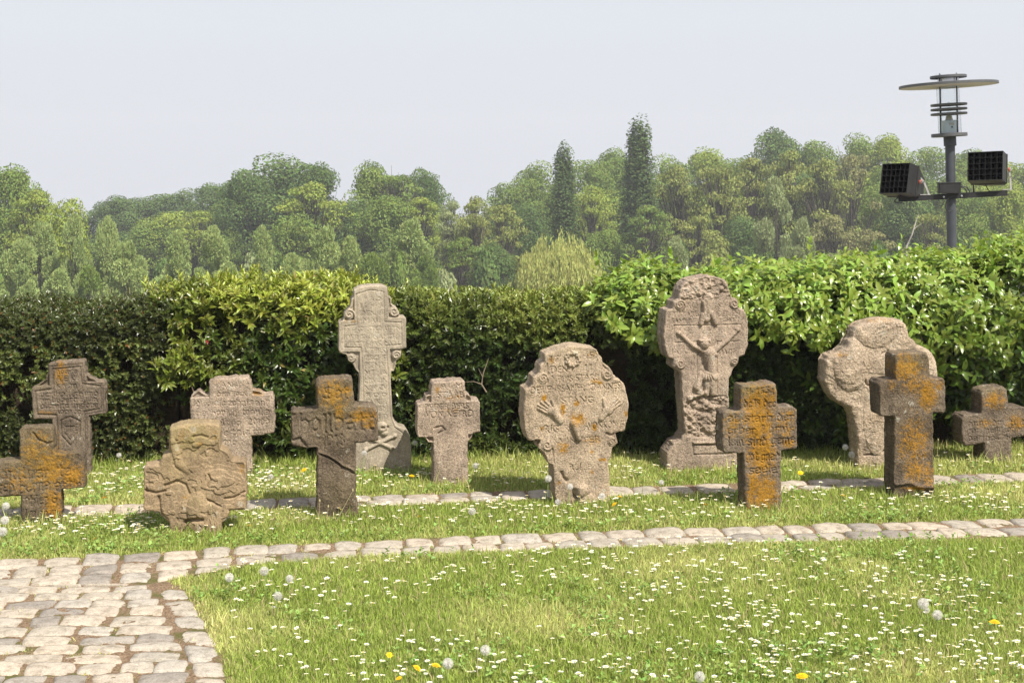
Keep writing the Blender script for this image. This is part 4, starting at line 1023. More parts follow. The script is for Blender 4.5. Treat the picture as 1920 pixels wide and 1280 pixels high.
# cherry laurel, arching over from the right
def laur_top(x): return hedge_top(x) - .12
root = empty('laurel_hedge', (2.0, 8.5, 0), 'glossy light green laurel hedge arching over the stones on the right', 'hedge')
n = 5000
x = .38 + (rng.random(n) ** .85) * 3.9; zt = laur_top(x)
lowz = np.interp(x, [.3, .6, .95, 1.3, 1.9, 2.3, 2.6, 4.4], [.78, .66, .61, .66, .58, .40, .24, .14]) + (fbm(x * 6, x * 0, 41, 2) - .5) * .16
s = lowz + (zt + .55 - lowz) * rng.random(n)
bl = (fbm(x * 3.2, s * 3.0, 44, 3) - .5) * .20 + .15 * np.exp(-((s - zt * .80) / .24) ** 2)
P, nrm = hedge_surf(x, s, zt, bulge=bl - rng.random(n) ** 1.8 * .16 + .02)
kl = fbm(x * 6, s * 6, 46, 3) + .3 * smooth(.8, 1, P[:, 2] / zt) + rng.normal(0, .04, n) > .43
P, nrm, s, zt, x, bl = P[kl], nrm[kl], s[kl], zt[kl], x[kl], bl[kl]; n = len(x)
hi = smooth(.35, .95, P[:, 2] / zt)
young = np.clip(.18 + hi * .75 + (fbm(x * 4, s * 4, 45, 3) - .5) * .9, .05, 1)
at(scatter_shoots('foliage', Sh_laur, P, axes(nrm, .15, .38), rng.uniform(.7, 1.2, n), young, L_laur, root, aging=.4, smooth_sh=True), root)
x = np.concatenate([rng.uniform(.5, 4.2, 100)]); zt = laur_top(x)
Pt = np.stack([x, hedge_front(x) + rng.uniform(.0, .5, 100), zt + rng.uniform(-.06, .02, 100)], 1)
spr = [(1118, 498), (1168, 488), (1212, 478), (1290, 498), (1345, 488), (1430, 498), (1468, 480), (1512, 460), (1532, 455), (1598, 468), (1640, 478), (1672, 452), (1720, 480), (1768, 482), (1832, 447), (1870, 462), (1897, 448)]
Pt[:17] = np.array([(PX(a, 8.45), 8.45 + rng.uniform(-.15, .25), PZ(b, 8.45) - .14) for a, b in spr])
at(scatter_shoots('top_shoots', [make_shoot(60 + i, 9, .17, .055, .022, (30, 65), False) for i in range(3)], Pt, np.array([[0, 0, 1.0]]) + rng.normal(0, .22, (100, 3)), rng.uniform(.5, 1.35, 100), np.ones(100), L_laur, root, smooth_sh=True), root)
# lower sparse leaves in the shade
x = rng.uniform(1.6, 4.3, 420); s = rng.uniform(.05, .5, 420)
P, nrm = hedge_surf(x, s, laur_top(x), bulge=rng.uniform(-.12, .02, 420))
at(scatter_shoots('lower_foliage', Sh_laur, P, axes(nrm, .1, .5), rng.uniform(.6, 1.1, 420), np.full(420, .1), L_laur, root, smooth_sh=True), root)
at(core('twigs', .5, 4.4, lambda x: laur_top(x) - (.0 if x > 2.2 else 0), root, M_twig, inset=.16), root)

# single twigs and odd leaves
mb = MB(); X0 = PX(343, 7.95)
mb.tube([(PX(366, 7.95), 7.93, PZ(738, 7.95)), (PX(356, 7.95), 7.9, PZ(700, 7.95)), (PX(343, 7.95), 7.88, PZ(664, 7.95))], [.003, .0026, .0018], 6)
o = mb.build('bare_twig', M_bark); tag(o, 'thin pinkish bare twig standing up from the left hedge above the rosy broad cross', 'twig')
mb = MB(); q = lambda a, b, y=8.02: (PX(a, y), y, PZ(b, y))
mb.tube([q(912, 735), q(903, 720), q(906, 700), q(916, 672)], [.004, .0035, .003, .0015], 6); mb.tube([q(903, 720), q(888, 715), q(872, 716)], [.003, .002, .001], 6); mb.tube([q(904, 705), q(897, 690)], [.002, .001], 5)
o = mb.build('dead_branch', M_bark); tag(o, 'pale forked dead branch sticking out of the hedge right of the small reddish cross', 'branch')
M_red = leaf_mat('red_leaf', (0.35, 0.03, 0.02), (0.45, 0.05, 0.03), transl=.3)
o = scatter_shoots('red_leaf_sprig', [make_shoot(5, 9, .03, .022, .011, (30, 80), True)], np.array([[PX(390, 7.85), 7.86, PZ(642, 7.85)]]), np.array([[0, -1, .3]]), np.array([.7]), np.array([.5]), M_red, None)
tag(o, 'small bright red leaf cluster in the bright green hedge', 'leaf sprig')
M_brn = leaf_mat('brown_leaf', (0.30, 0.17, 0.06), (0.36, 0.2, 0.08), transl=.2)
V, T = leaf_tris(.085, .032); M_ = frames(np.array([[.5, .1, .8]]), np.array([.4]), np.array([1.0]))
Vw, Fw = inst(V, T, M_, np.array([[PX(484, 7.8), 7.8, PZ(838, 7.8)]]))
k = len(Vw); o = obj_np('withered_leaf', Vw, Fw, M_brn, attrs={'age': np.zeros(k), 'rnd': np.full(k, .4)}); tag(o, 'single withered brown leaf hanging beside the rosy broad cross', 'leaf')
mb = MB(); mb.tube([(PX(489, 7.8), 7.8, 0), (PX(491, 7.8), 7.8, PZ(842, 7.8))], .0015, 5)
tag(mb.build('plant_stalk', M_bark), 'dry upright stalk under the withered brown leaf', 'stalk')

# ================================================================ grass
def grass():
    m, n, l, p = nt('grass_blades')
    a = attr(n, 'age'); r = attr(n, 'rnd')
    c = mixc(n, l, a.outputs['Fac'], (0.355, 0.445, 0.095), (0.67, 0.665, 0.265))
    v = math_(n, l, 'ADD', math_(n, l, 'MULTIPLY', r.outputs['Fac'], 0.8), .6)
    hs = N(n, 'ShaderNodeHueSaturation'); l.new(c, hs.inputs['Color']); l.new(v, hs.inputs['Value']); c = hs.outputs[0]
    c = mixc(n, l, math_(n, l, 'GREATER_THAN', r.outputs['Fac'], .90), c, (0.55, 0.46, 0.24))
    l.new(c, p.inputs['Base Color']); p.inputs['Roughness'].default_value = .5; p.inputs['Specular IOR Level'].default_value = .35
    t = N(n, 'ShaderNodeBsdfTranslucent'); l.new(c, t.inputs[0]); ms = N(n, 'ShaderNodeMixShader'); ms.inputs[0].default_value = .42
    l.new(p.outputs[0], ms.inputs[1]); l.new(t.outputs[0], ms.inputs[2]); l.new(ms.outputs[0], n['Material Output'].inputs[0])
    n_near, n_far = 430000, 360000
    y = np.concatenate([rng.uniform(4.0, 6.4, n_near), rng.uniform(6.0, 8.9, n_far)])
    x = (rng.random(len(y)) * 2 - 1) * (.36 * y + .35) + .0
    ok = ~on_paving(x, y, .012)
    # tufts in a few joints
    tuft = on_paving(x, y, -.01) & (fbm(x * 14, y * 14, 51, 2) > .66) & (rng.random(len(y)) < .30)
    ok |= tuft
    x, y, tuft = x[ok], y[ok], tuft[ok]
    n_ = len(x)
    hf = hedge_front(x)
    dens = fbm(x * 3, y * 3, 52, 3)
    h = rng.gamma(6, .0034, n_) * (.75 + .7 * dens)
    near_hedge = np.exp(-((y - hf + .0) / .10) ** 2); h *= 1 + 1.3 * near_hedge * (rng.random(n_) < .5)
    h *= np.where(on_paving(x, y, -.05), .75, 1)
    for (gx, gy) in STONE_FEET:
        d2 = ((x - gx) / .24) ** 2 + ((y - gy) / .12) ** 2
        h *= 1 + .9 * np.exp(-d2) * (rng.random(n_) < .4)
    d2 = ((x - PX(1850, 7.8)) / .3) ** 2 + ((y - 7.82) / .1) ** 2; h *= 1 + 1.5 * np.exp(-d2) * (rng.random(n_) < .35)
    h = np.where(tuft, h * .55, np.minimum(h, .17))
    w = rng.uniform(.0011, .0026, n_) * (1 + .25 * (y > 6.4))
    ang = rng.random(n_) * 6.283; lean = rng.gamma(2.2, .17, n_)
    bx, by = np.cos(ang), np.sin(ang)
    fa = rng.random(n_) * 3.14159; wx, wy = np.cos(fa) * w, np.sin(fa) * w
    def P_(t, ww):
        hx = h * lean * t * t; z = h * t * (1 - .25 * lean * t)
        return np.stack([x + bx * hx + wx * ww, y + by * hx + wy * ww, z], 1)
    V = np.stack([P_(0, -1), P_(0, 1), P_(.5, .85), P_(.5, -.85), P_(1, 0)], 1).reshape(-1, 3)
    b = (np.arange(n_) * 5)[:, None]
    q = b + np.array([[0, 1, 2, 3]]); t3 = b + np.array([[3, 2, 4]])
    dry = np.clip((fbm(x * 1.6, y * 2.2, 53, 4) - .40) * 2.0 + (fbm(x * 7, y * 7, 54, 2) - .5) * .7, 0, 1) * .9
    dry = np.where(tuft, .7, dry)
    edge_dry = on_paving(x, y, -.07) & (rng.random(n_) < .35); dry = np.where(edge_dry, np.clip(dry + .4, 0, 1), dry)
    o = obj_np('grass', V, [q, t3], m, None, attrs={'age': np.repeat(dry, 5), 'rnd': np.repeat(rng.random(n_), 5)}, smooth_sh=False)
    tag(o, 'short spring lawn grass between the cobble strips', 'grass', kind='stuff')
STONE_FEET = [(PX(a, GY(b)), GY(b)) for a, b in ((72, 987), (130, 905), (430, 890), (365, 1003), (630, 975), (705, 892), (842, 912), (1092, 948), (1315, 880), (1430, 958), (1660, 880), (1712, 936), (1868, 868))]
grass()

def clover():
    L_cl = leaf_mat('ground_leaf', (0.17, 0.27, 0.05), (0.32, 0.42, 0.10), rough=.5, transl=.3, vary=.35)
    n0 = 20000
    y = rng.uniform(4.1, 8.4, n0); x = (rng.random(n0) * 2 - 1) * (.36 * y + .3)
    f = fbm(x * 2.2, y * 3.2, 57, 3)
    b, t = strip_front(x); b2, t2 = strip_back(x)
    edge = np.exp(-((y - t - .07) / .07) ** 2) * 1.2 + np.exp(-((y - t2 - .05) / .05) ** 2) * .8
    ok = (rng.random(n0) < np.clip((f - .52) * 3, 0, 1) + edge * .55) & ~on_paving(x, y, .0)
    x, y = x[ok], y[ok]; k = len(x)
    sh = [make_shoot(120 + i, 4, .018, .016, .012, (55, 85), True) for i in range(3)]
    P = np.stack([x, y, rng.uniform(.002, .022, k)], 1)
    o = scatter_shoots('ground_cover', sh, P, np.array([[0, -.1, 1.0]]) + rng.normal(0, .25, (k, 3)), rng.uniform(.7, 1.7, k), rng.random(k), L_cl, None)
    tag(o, 'low clover and weed leaves growing among the lawn and along the cobbles', 'ground cover', kind='stuff')
clover()

# ================================================================ daisies and dandelions
M_pet = flat_mat('white_petal', (0.79, 0.79, 0.76), .6, var=.05, spec=.2)
M_yel = flat_mat('daisy_eye', (0.75, 0.50, 0.02), .7, var=.1, spec=.2)
M_stm = flat_mat('flower_stem', (0.20, 0.26, 0.07), .6, var=.2)
M_dan = flat_mat('dandelion_yellow', (0.85, 0.52, 0.01), .6, var=.15, spec=.2)
M_pap = flat_mat('seed_down', (0.64, 0.62, 0.58), .9, var=.05, spec=.1)
M_seed = flat_mat('seed_brown', (0.22, 0.16, 0.11), .8)

def daisy_arrays(seed):
    r = np.random.default_rng(seed); V, T, mi = [], [], []
    R = .0098; hz = .042; npet = 14; tilt = Matrix.Rotation(r.uniform(-.16, .16), 3, 'X') @ Matrix.Rotation(r.uniform(-.2, .2), 3, 'Y')
    def add(vs, ts, m):
        o = len(V); V.extend(vs); T.extend([tuple(i + o for i in t) for t in ts]); mi.extend([m] * len(ts))
    for i in range(npet):
        a = 2 * math.pi * i / npet + r.normal(0, .05); rr = R * r.uniform(.88, 1.06); w = .19
        pts = [(0.002 * math.cos(a), .002 * math.sin(a), 0), (rr * .7 * math.cos(a - w), rr * .7 * math.sin(a - w), .0012), (rr * math.cos(a), rr * math.sin(a), .002 + r.normal(0, .0006)), (rr * .7 * math.cos(a + w), rr * .7 * math.sin(a + w), .0012)]
        add([tuple(tilt @ Vector(p) + Vector((0, 0, hz))) for p in pts], [(0, 1, 2), (0, 2, 3)], 0)
    c = [(0, 0, .003)] + [(.0036 * math.cos(k * 1.047), .0036 * math.sin(k * 1.047), .0012) for k in range(6)]
    add([tuple(tilt @ Vector(p) + Vector((0, 0, hz))) for p in c], [(0, k + 1, (k + 1) % 6 + 1) for k in range(6)], 1)
    st = [(.0008 * math.cos(k * 2.09), .0008 * math.sin(k * 2.09), z) for z in (0, hz) for k in range(3)]
    add(st, [(k, (k + 1) % 3, (k + 1) % 3 + 3) for k in range(3)] + [(k, (k + 1) % 3 + 3, k + 3) for k in range(3)], 2)
    return np.array(V), np.array(T), np.array(mi)

def daisies():
    # densities read from the photo, by strip
    pts = []
    def lot(n, fx, ylo, yhi, cl=.045, per=4):
        k = 0
        while k < n:
            px = fx(); py = rng.uniform(ylo, yhi); Y = GY(py)
            x, y = PX(px, Y), Y
            c = rng.integers(1, per + 1)
            for _ in range(c):
                a, b = x + rng.normal(0, cl * 1.7), y + rng.normal(0, cl * 1.4)
                if y > hedge_front(x) - .05: continue
                if not bool(on_paving(np.array([a]), np.array([b]), -.015)[0]): pts.append((a, b)); k += 1
    U = rng.uniform
    lot(420, lambda: U(-30, 560), 884, 935, .06, 6); lot(190, lambda: U(560, 1240), 884, 925, .05, 4); lot(130, lambda: U(1100, 1950), 872, 895, .06, 4)
    lot(230, lambda: U(-30, 330), 975, 1012, .05, 5); lot(280, lambda: U(400, 1300), 950, 996, .06, 4); lot(200, lambda: U(1250, 1950), 925, 968, .06, 4)
    lot(230, lambda: U(1050, 1950), 1030, 1120, .05, 4); lot(110, lambda: U(420, 1050), 1045, 1150, .03, 3); lot(210, lambda: U(1150, 1950), 1120, 1210, .06, 4)
    lot(230, lambda: U(1300, 1980), 1200, 1300, .045, 4); lot(130, lambda: U(650, 1300), 1190, 1300, .05, 4); lot(45, lambda: U(430, 700), 1130, 1290, .03, 3)
    pts.sort(key=lambda p: p[1])
    arr = [daisy_arrays(i) for i in range(6)]
    protos = [mesh_np('daisy', V, T, [M_pet, M_yel, M_stm], mat_idx=mi, smooth_sh=False) for V, T, mi in arr]
    vis = [p for p in pts if abs(p[0] / p[1]) < .345 and p[1] > 4.66]
    first = vis[:300]; fs = set(first)
    for i, (x, y) in enumerate(first):
        o = bpy.data.objects.new('daisy', protos[i % 6]); s_ = rng.uniform(.75, 1.12)
        o.location = (x, y, 0); o.rotation_euler = (rng.normal(.05, .08), rng.normal(0, .08), rng.random() * 6.28); o.scale = (s_, s_, s_ * rng.uniform(.75, 1.15))
        link(o); tag(o, 'white daisy with a yellow eye in the front lawn', 'daisy', 'daisies scattered over the front lawn')
    rest = [p for p in pts if p not in fs]
    Vs, Ts, ms = [], [], []; off = 0
    for i, (x, y) in enumerate(rest):
        V, T, mi = arr[i % 6]; a = rng.random() * 6.28; s_ = rng.uniform(.8, 1.2); c, sn = math.cos(a), math.sin(a)
        W = V * s_; W = np.stack([W[:, 0] * c - W[:, 1] * sn + x, W[:, 0] * sn + W[:, 1] * c + y, W[:, 2] * rng.uniform(.8, 1.2)], 1)
        Vs.append(W); Ts.append(T + off); ms.append(mi); off += len(V)
    o = link(bpy.data.objects.new('daisies', mesh_np('daisies', np.concatenate(Vs), np.concatenate(Ts), [M_pet, M_yel, M_stm], mat_idx=np.concatenate(ms), smooth_sh=False)))
    tag(o, 'drifts of small white daisies in the grass strips between the gravestones', 'daisies', kind='stuff')
daisies()

def clock_mesh():
    r = np.random.default_rng(3); V, T = [], []
    n = 190; R = .0145
    for i in range(n):
        z = 1 - 2 * (i + .5) / n; ph = i * 2.39996; d = Vector((math.sqrt(1 - z * z) * math.cos(ph), math.sqrt(1 - z * z) * math.sin(ph), z))
        a = d.orthogonal().normalized(); b = d.cross(a); tip = d * R; base = d * .004; w = a * .00022
        o = len(V); V += [base - w, base + w, tip + w, tip - w]; T += [(o, o + 1, o + 2), (o, o + 2, o + 3)]
        k0 = r.random() * 3
        for k in range(7):
            q = k0 + k * .898; e = a * math.cos(q) + b * math.sin(q); f = a * math.cos(q + 1.57) + b * math.sin(q + 1.57)
            p2 = tip + e * .0042 + d * .0026
            o = len(V); V += [tip - f * .00022, tip + f * .00022, p2]; T += [(o, o + 1, o + 2)]
    return mesh_np('seed_head', np.array([list(v) for v in V]), np.array(T), [M_pap], smooth_sh=False)
def dand_mesh():
    V, T = [], []; r = np.random.default_rng(5)
    for ring, (R, z, n) in enumerate(((.019, .000, 26), (.015, .003, 22), (.010, .006, 16), (.005, .008, 8))):
        for i in range(n):
            a = 2 * math.pi * (i + ring * .5) / n; rr = R * r.uniform(.85, 1.1); w = .09 + .02 / (rr * 100)
            o = len(V); V += [(0.001 * math.cos(a), .001 * math.sin(a), z), (rr * .8 * math.cos(a - w), rr * .8 * math.sin(a - w), z + .001), (rr * math.cos(a), rr * math.sin(a), z + .001), (rr * .8 * math.cos(a + w), rr * .8 * math.sin(a + w), z + .001)]
            T += [(o, o + 1, o + 2), (o, o + 2, o + 3)]
    return mesh_np('flower_head', np.array(V), np.array(T), [M_dan], smooth_sh=False)
clock_m, dand_m = clock_mesh(), dand_mesh()
mb = MB(); mb.lathe([(.0001, -.004), (.003, -.003), (.0042, 0), (.003, .003), (.0001, .004)], 8); seedcore_V = mb
core_o = mb.build('seed_core', M_seed, sm=True); core_m = core_o.data; bpy.data.objects.remove(core_o)

def flower(kind, px, py, z, label, s=1.0, grp=None):
    Y = F * (H - z) / (py - HY); x = PX(px, Y)
    r = empty('dandelion_clock' if kind == 'c' else 'dandelion_flower', (x, Y, 0), label, 'dandelion clock' if kind == 'c' else 'dandelion', grp)
    lx, ly = rng.normal(0, .12) * z, rng.normal(0, .12) * z
    mb = MB(); mb.tube([(-lx, -ly, 0), (-lx * .3, -ly * .3, z * .5), (0, 0, z)], [.0016, .0014, .0013], 5); mb.build('stem', M_stm, r, sm=True)
    h = bpy.data.objects.new('seed_head' if kind == 'c' else 'flower_head', clock_m if kind == 'c' else dand_m)
    h.location = (0, 0, z); h.scale = (s,) * 3; h.rotation_euler = (rng.normal(0, .25) + (.3 if kind != 'c' else 0), rng.normal(0, .25), rng.random() * 6); link(h, r)
    if kind == 'c':
        k = bpy.data.objects.new('seed_core', core_m); k.location = (0, 0, 0); link(k, h)
G1, G2 = 'dandelion clocks standing in the grass', 'yellow dandelions in the grass'
for px, py, z, s, lb in [
    (430, 1082, .10, 1.0, 'white dandelion clock nearest the corner where the cobbled paths meet'), (495, 1070, .12, 1.0, 'large open dandelion clock just below the front cobble strip, second from the path corner'),
    (543, 1084, .10, .85, 'dandelion clock third from the path corner, right of the larger one'), (521, 1117, .09, .95, 'dandelion clock low in the lawn below the group at the path corner'),
    (1731, 1131, .12, 1.15, 'largest dandelion clock on the right of the front lawn'), (1738, 1143, .09, .6, 'small dandelion clock tucked under the largest one on the right'),
    (1758, 1152, .10, 1.0, 'fluffy dandelion clock just right of the largest one on the front lawn'), (840, 1243, .10, 1.0, 'half blown dandelion clock beside the yellow dandelions at the bottom'),
    (910, 1218, .12, .95, 'thin dandelion clock in the middle of the lawn near the bottom edge'), (885, 958, .08, 1.0, 'dandelion clock on the grass between the dark lettered cross and the round headed stone'),
    (1069, 912, .13, .85, 'dandelion clock in front of the shaft of the round headed stone, left one'), (1129, 930, .10, .95, 'dandelion clock at the lower right foot of the round headed stone'),
    (1046, 941, .05, .85, 'dandelion clock low at the lower left foot of the round headed stone'), (1028, 897, .13, 1.0, 'dandelion clock just left of the shaft of the round headed stone'),
    (223, 853, .16, .75, 'tall stemmed dandelion clock against the dark hedge right of the framed cross'), (11, 948, .12, 1.0, 'topmost dandelion clock by the arm of the cut off cross at the left edge'),
    (9, 975, .10, 1.1, 'middle dandelion clock at the left edge below the cross arm'), (5, 996, .08, 1.15, 'lowest dandelion clock at the left edge'),
    (1585, 838, .20, .9, 'taller of two dandelion clocks beside the pale stone shaft'), (1597, 852, .16, 1.0, 'lower of two dandelion clocks beside the pale stone shaft'),
    (778, 830, .18, .8, 'dandelion clock on a tall stem between the tallest cross and the small reddish cross'), (892, 873, .10, .95, 'dandelion clock just right of the small reddish cross'),
    (683, 849, .22, .8, 'dandelion clock in front of the foot of the tallest pale cross'), (508, 893, .06, .8, 'dandelion clock left of the dark lettered cross'),
    (1240, 904, .06, .8, 'dandelion clock at the edge of the rear cobble strip near the crucifix stone'), (1312, 1268, .05, 1.0, 'low dandelion clock at the bottom edge, right of the middle')]:
    flower('c', px, py, z, lb, s, G1)
for px, py, z, s, lb in [
    (1865, 1166, .05, 1.0, 'yellow dandelion in the front lawn near the right edge'), (1504, 1267, .05, 1.0, 'yellow dandelion at the bottom of the front lawn, right of the middle'),
    (782, 1252, .05, .85, 'yellow dandelion left of two by the half blown clock'), (817, 1247, .05, .85, 'yellow dandelion touching the half blown clock'),
    (730, 1227, .05, .6, 'small orange yellow dandelion above the pair near the bottom'), (748, 1271, .04, .6, 'small yellow dandelion at the very bottom of the lawn'),
    (636, 1130, .04, .5, 'lone small dandelion on the left of the front lawn'), (786, 969, .05, .9, 'yellow dandelion on the grass strip right of the dark lettered cross'),
    (467, 986, .05, .8, 'yellow dandelion between the flaked stone and the dark lettered cross'), (1152, 945, .05, .8, 'yellow dandelion right of the foot of the round headed stone'),
    (1162, 931, .05, .7, 'higher yellow dandelion right of the round headed stone'), (1581, 929, .05, .9, 'yellow dandelion between the orange cross and the large dark cross'),
    (178, 1010, .04, .7, 'yellow dandelion in front of the cut off cross, near the cobbles'), (195, 933, .05, .8, 'yellow dandelion in the rear strip right of the cut off cross'),
    (772, 892, .04, .8, 'yellow dandelion at the foot of the tallest pale cross'), (570, 881, .06, .9, 'yellow dandelion below the hedge left of the dark lettered cross'),
    (1501, 886, .05, .8, 'yellow dandelion in the rear strip right of the orange cross'), (1322, 946, .04, .7, 'yellow dandelion left of the orange cross')]:
    flower('y', px, py, z, lb, s, G2)
M_str = flat_mat('dry_straw', (0.42, 0.36, 0.20), .7)
for i, (px, py, z, tx, lb) in enumerate([(658, 1000 - 18, .15, 34, 'longest leaning seed stalk before the dark lettered cross'), (612, 980, .075, 4, 'short stalk left of centre before the dark lettered cross'), (597, 980, .10, 3, 'upright stalk at the left foot of the dark lettered cross'),
    (402, 1004, .13, -6, 'flowering stalk before the flaked stone'), (1170, 900, .14, 0, 'thin green stalk by the hedge right of the round headed stone'), (1256, 880, .15, 2, 'green seed stalk left of the crucifix stone'), (1757, 870, .13, 1, 'thin stalk right of the large dark cross'), (1815, 1180, .09, 0, 'brown dead dandelion stalk right of the largest clock'), (895, 1275, .13, 1, 'bare dandelion stalk at the bottom edge')]):
    Y = GY(py); mb = MB(); x = PX(px - (30 if tx == 34 else 0), Y); d = tx / F * Y
    mb.tube([(x, Y, 0), (x + d * .5, Y, z * .5), (x + d, Y - .01, z)], [.0016, .0013, .001], 5); mb.lathe([(.0002, -.008), (.003, -.003), (.0032, .003), (.0002, .009)], 6, (x + d, Y - .01, z))
    tag(mb.build('seed_stalk', M_str), lb, 'grass stalk')
# ================================================================ street lamp with two floodlights
def lamp():
    Y = 11.0; k = Y / F; X0 = PX(1789, Y); zg = float(terrain(X0, Y))
    M_gr = flat_mat('grey_lamp_paint', (0.105, 0.108, 0.115), .5, metal=.3, var=.12, scale=30)
    M_pl = flat_mat('pole_paint', (0.062, 0.068, 0.080), .45, metal=.2, var=.12, scale=12)
    M_un = flat_mat('disc_underside', (0.46, 0.44, 0.43), .6, var=.05)
    M_bk = flat_mat('black_paint', (0.018, 0.018, 0.019), .5, var=.25, scale=25)
    M_grl = flat_mat('grille_paint', (0.014, 0.013, 0.013), .4, metal=.2)
    M_in = flat_mat('black_inside', (0.006, 0.006, 0.006), .8)
    M_al = flat_mat('brushed_aluminium', (0.62, 0.62, 0.64), .32, metal=.9, var=.05)
    M_bl = flat_mat('ballast_paint', (0.55, 0.62, 0.66), .5, var=.04)
    M_wh = flat_mat('ceramic', (0.62, 0.6, 0.55), .4)
    M_red = flat_mat('red_washer', (0.5, 0.12, 0.08), .5); M_gal = flat_mat('galvanised_steel', (0.45, 0.43, 0.42), .45, metal=.5)
    gm, n, l, p = nt('clear_glass')
    g = N(n, 'ShaderNodeBsdfGlossy'); g.inputs['Roughness'].default_value = .03; tr = N(n, 'ShaderNodeBsdfTransparent'); tr.inputs[0].default_value = (.93, .95, .95, 1)
    lw = N(n, 'ShaderNodeLayerWeight'); lw.inputs[0].default_value = .25; ms = N(n, 'ShaderNodeMixShader')
    l.new(lw.outputs['Facing'], ms.inputs[0]); l.new(tr.outputs[0], ms.inputs[1]); l.new(g.outputs[0], ms.inputs[2]); l.new(ms.outputs[0], n['Material Output'].inputs[0])
    r = empty('street_lamp', (X0, Y, zg), 'grey disc topped street lamp behind the laurel hedge, with two black floodlights on a crossbar', 'street lamp')
    r.rotation_euler = (0, math.radians(-1.0), 0)
    z = lambda py: PZ(py, Y) - zg
    T = Matrix.Rotation(math.radians(-1.9), 4, 'Y') @ Matrix.Rotation(math.radians(-1.3), 4, 'X')
    def lat(name, prof, mat, dx=0, par=r, tilt=True, c=None, n_=56, **kw):
        zc = sum(q[1] for q in prof) / len(prof)
        mb = MB(); mb.lathe([(a, b - zc) for a, b in prof], n_, (dx, 0, zc), T if tilt else None)
        return mb.build(name, mat, par, sm=False)
    def ringprof(ro, ri, z0, z1, b=.003):
        return [(ri, z0), (ro - b, z0), (ro, z0 + b), (ro, z1 - b), (ro - b, z1), (ri, z1), (ri, z0)]
    top = -.004
    def dx(py): return top + 0 * py
    pole = MB(); pole.tube([(0, 0, 0), (0, 0, z(256))], 9.0 * k, 24); pole.build('pole', M_pl, r, sm=False)
    lat('collar', ringprof(11.6 * k, .001, z(274), z(256)), M_pl, 0)
    lat('base_plate', ringprof(33 * k, .001, z(256.5), z(250)), M_gr, dx(250))
    lat('ballast', ringprof(15 * k, .001, z(250), z(226), .004), M_bl, dx(240))
    lab = MB(); lab.box((dx(240), -15.3 * k, z(232.5)), (9 * k, .002, 4.5 * k)); lb = lab.build('rating_label', M_gal, r)
    mb = MB(); mb.lathe([(.0005, -.007), (.006, -.004), (.006, .004), (.0005, .007)], 10, (dx(1) + .003, -15.6 * k, z(238.5)), Matrix.Rotation(math.pi / 2, 4, 'X')); mb.build('screw', M_pl, r)
    lat('lamp_socket', [(.0005, z(217)), (5 * k, z(217)), (7.5 * k, z(226)), (.0005, z(226))], M_wh, dx(220), n_=20)
    b = lat('bulb', [(.0005, z(191)), (2.4 * k, z(193)), (3.6 * k, z(198)), (3.4 * k, z(212)), (2.5 * k, z(217))], gm, dx(200), n_=20)
    gl = lat('glass_cylinder', [(21 * k, z(250)), (21 * k, z(164))], gm, dx(200), n_=64)
    for i, py in enumerate((196.5, 205, 213.7)): lat('louvre_ring', ringprof(33.5 * k, 23 * k, z(py + 2), z(py - 2)), M_gr, dx(py))
    for a in (25, 115, 205, 295):
        a = math.radians(a); mb = MB(); mb.tube([(dx(0) + 23.5 * k * math.cos(a) * .9, 23.5 * k * math.sin(a), z(251)), (dx(0) + 23.5 * k * math.cos(a) * .9, 23.5 * k * math.sin(a), z(138))], 1.1 * k, 8); mb.build('rod', M_pl, r, sm=True)
    lat('reflector', [(19.5 * k, z(165)), (19.5 * k, z(146)), (.001, z(146))], M_al, dx(150))
    d = lat('disc_shade', [(20.5 * k, z(164) + .006), (89 * k, z(162.3) + .004), (90.5 * k, z(162)), (90.5 * k, z(157.5)), (88 * k, z(156.8)), (20.5 * k, z(155)), (20.5 * k, z(164) + .006)], M_gr, dx(1), n_=96)
    lat('disc_underside', [(21 * k, z(164) + .003), (88.5 * k, z(162.3) + .001)], M_un, dx(1), par=d, n_=96)
    lat('top_cap', ringprof(33.5 * k, .001, z(147), z(141.5)), M_gr, dx(1))
    for a in (60, 180, 300):
        a = math.radians(a); mb = MB(); mb.lathe([(.003, 0), (.003, .008), (.0005, .009)], 8, (dx(0) + 21 * k * math.cos(a), 21 * k * math.sin(a), z(141) + .002)); mb.build('cap_nut', M_al, r)
    # control box and crossbar
    yb = -9.6 * k
    mb = MB(); mb.box((-8 * k, yb - .028, z(352.5)), (40 * k, .06, 19 * k), bev=.004); cb = mb.build('control_box', M_bk, r)
    mb = MB(); mb.box((-8 * k, yb - .028, z(343) + .003), (43 * k, .066, 2.2 * k), bev=.002); mb.build('lid', M_bk, cb)
    R = Matrix.Rotation(math.radians(-2.2), 4, 'Y')
    mb = MB(); w = 204 * k
    mb.box((0, yb - .012, z(367.5)), (w, .006, 10 * k), R); mb.box((0, yb + .004, z(371.8)), (w, .03, .005), R); mb.box((0, yb + .004, z(362.9)), (w, .03, .005), R)
    bar = mb.build('crossbar', M_bk, r)
    for bx in (-17.5, 16):
        mb = MB(); mb.lathe([(.0005, -.004), (.007, -.003), (.007, .003), (.0005, .004)], 10, (bx * k, yb - .018, z(368 - bx * .04)), Matrix.Rotation(math.pi / 2, 4, 'X')); mb.build('bolt', M_al, bar)
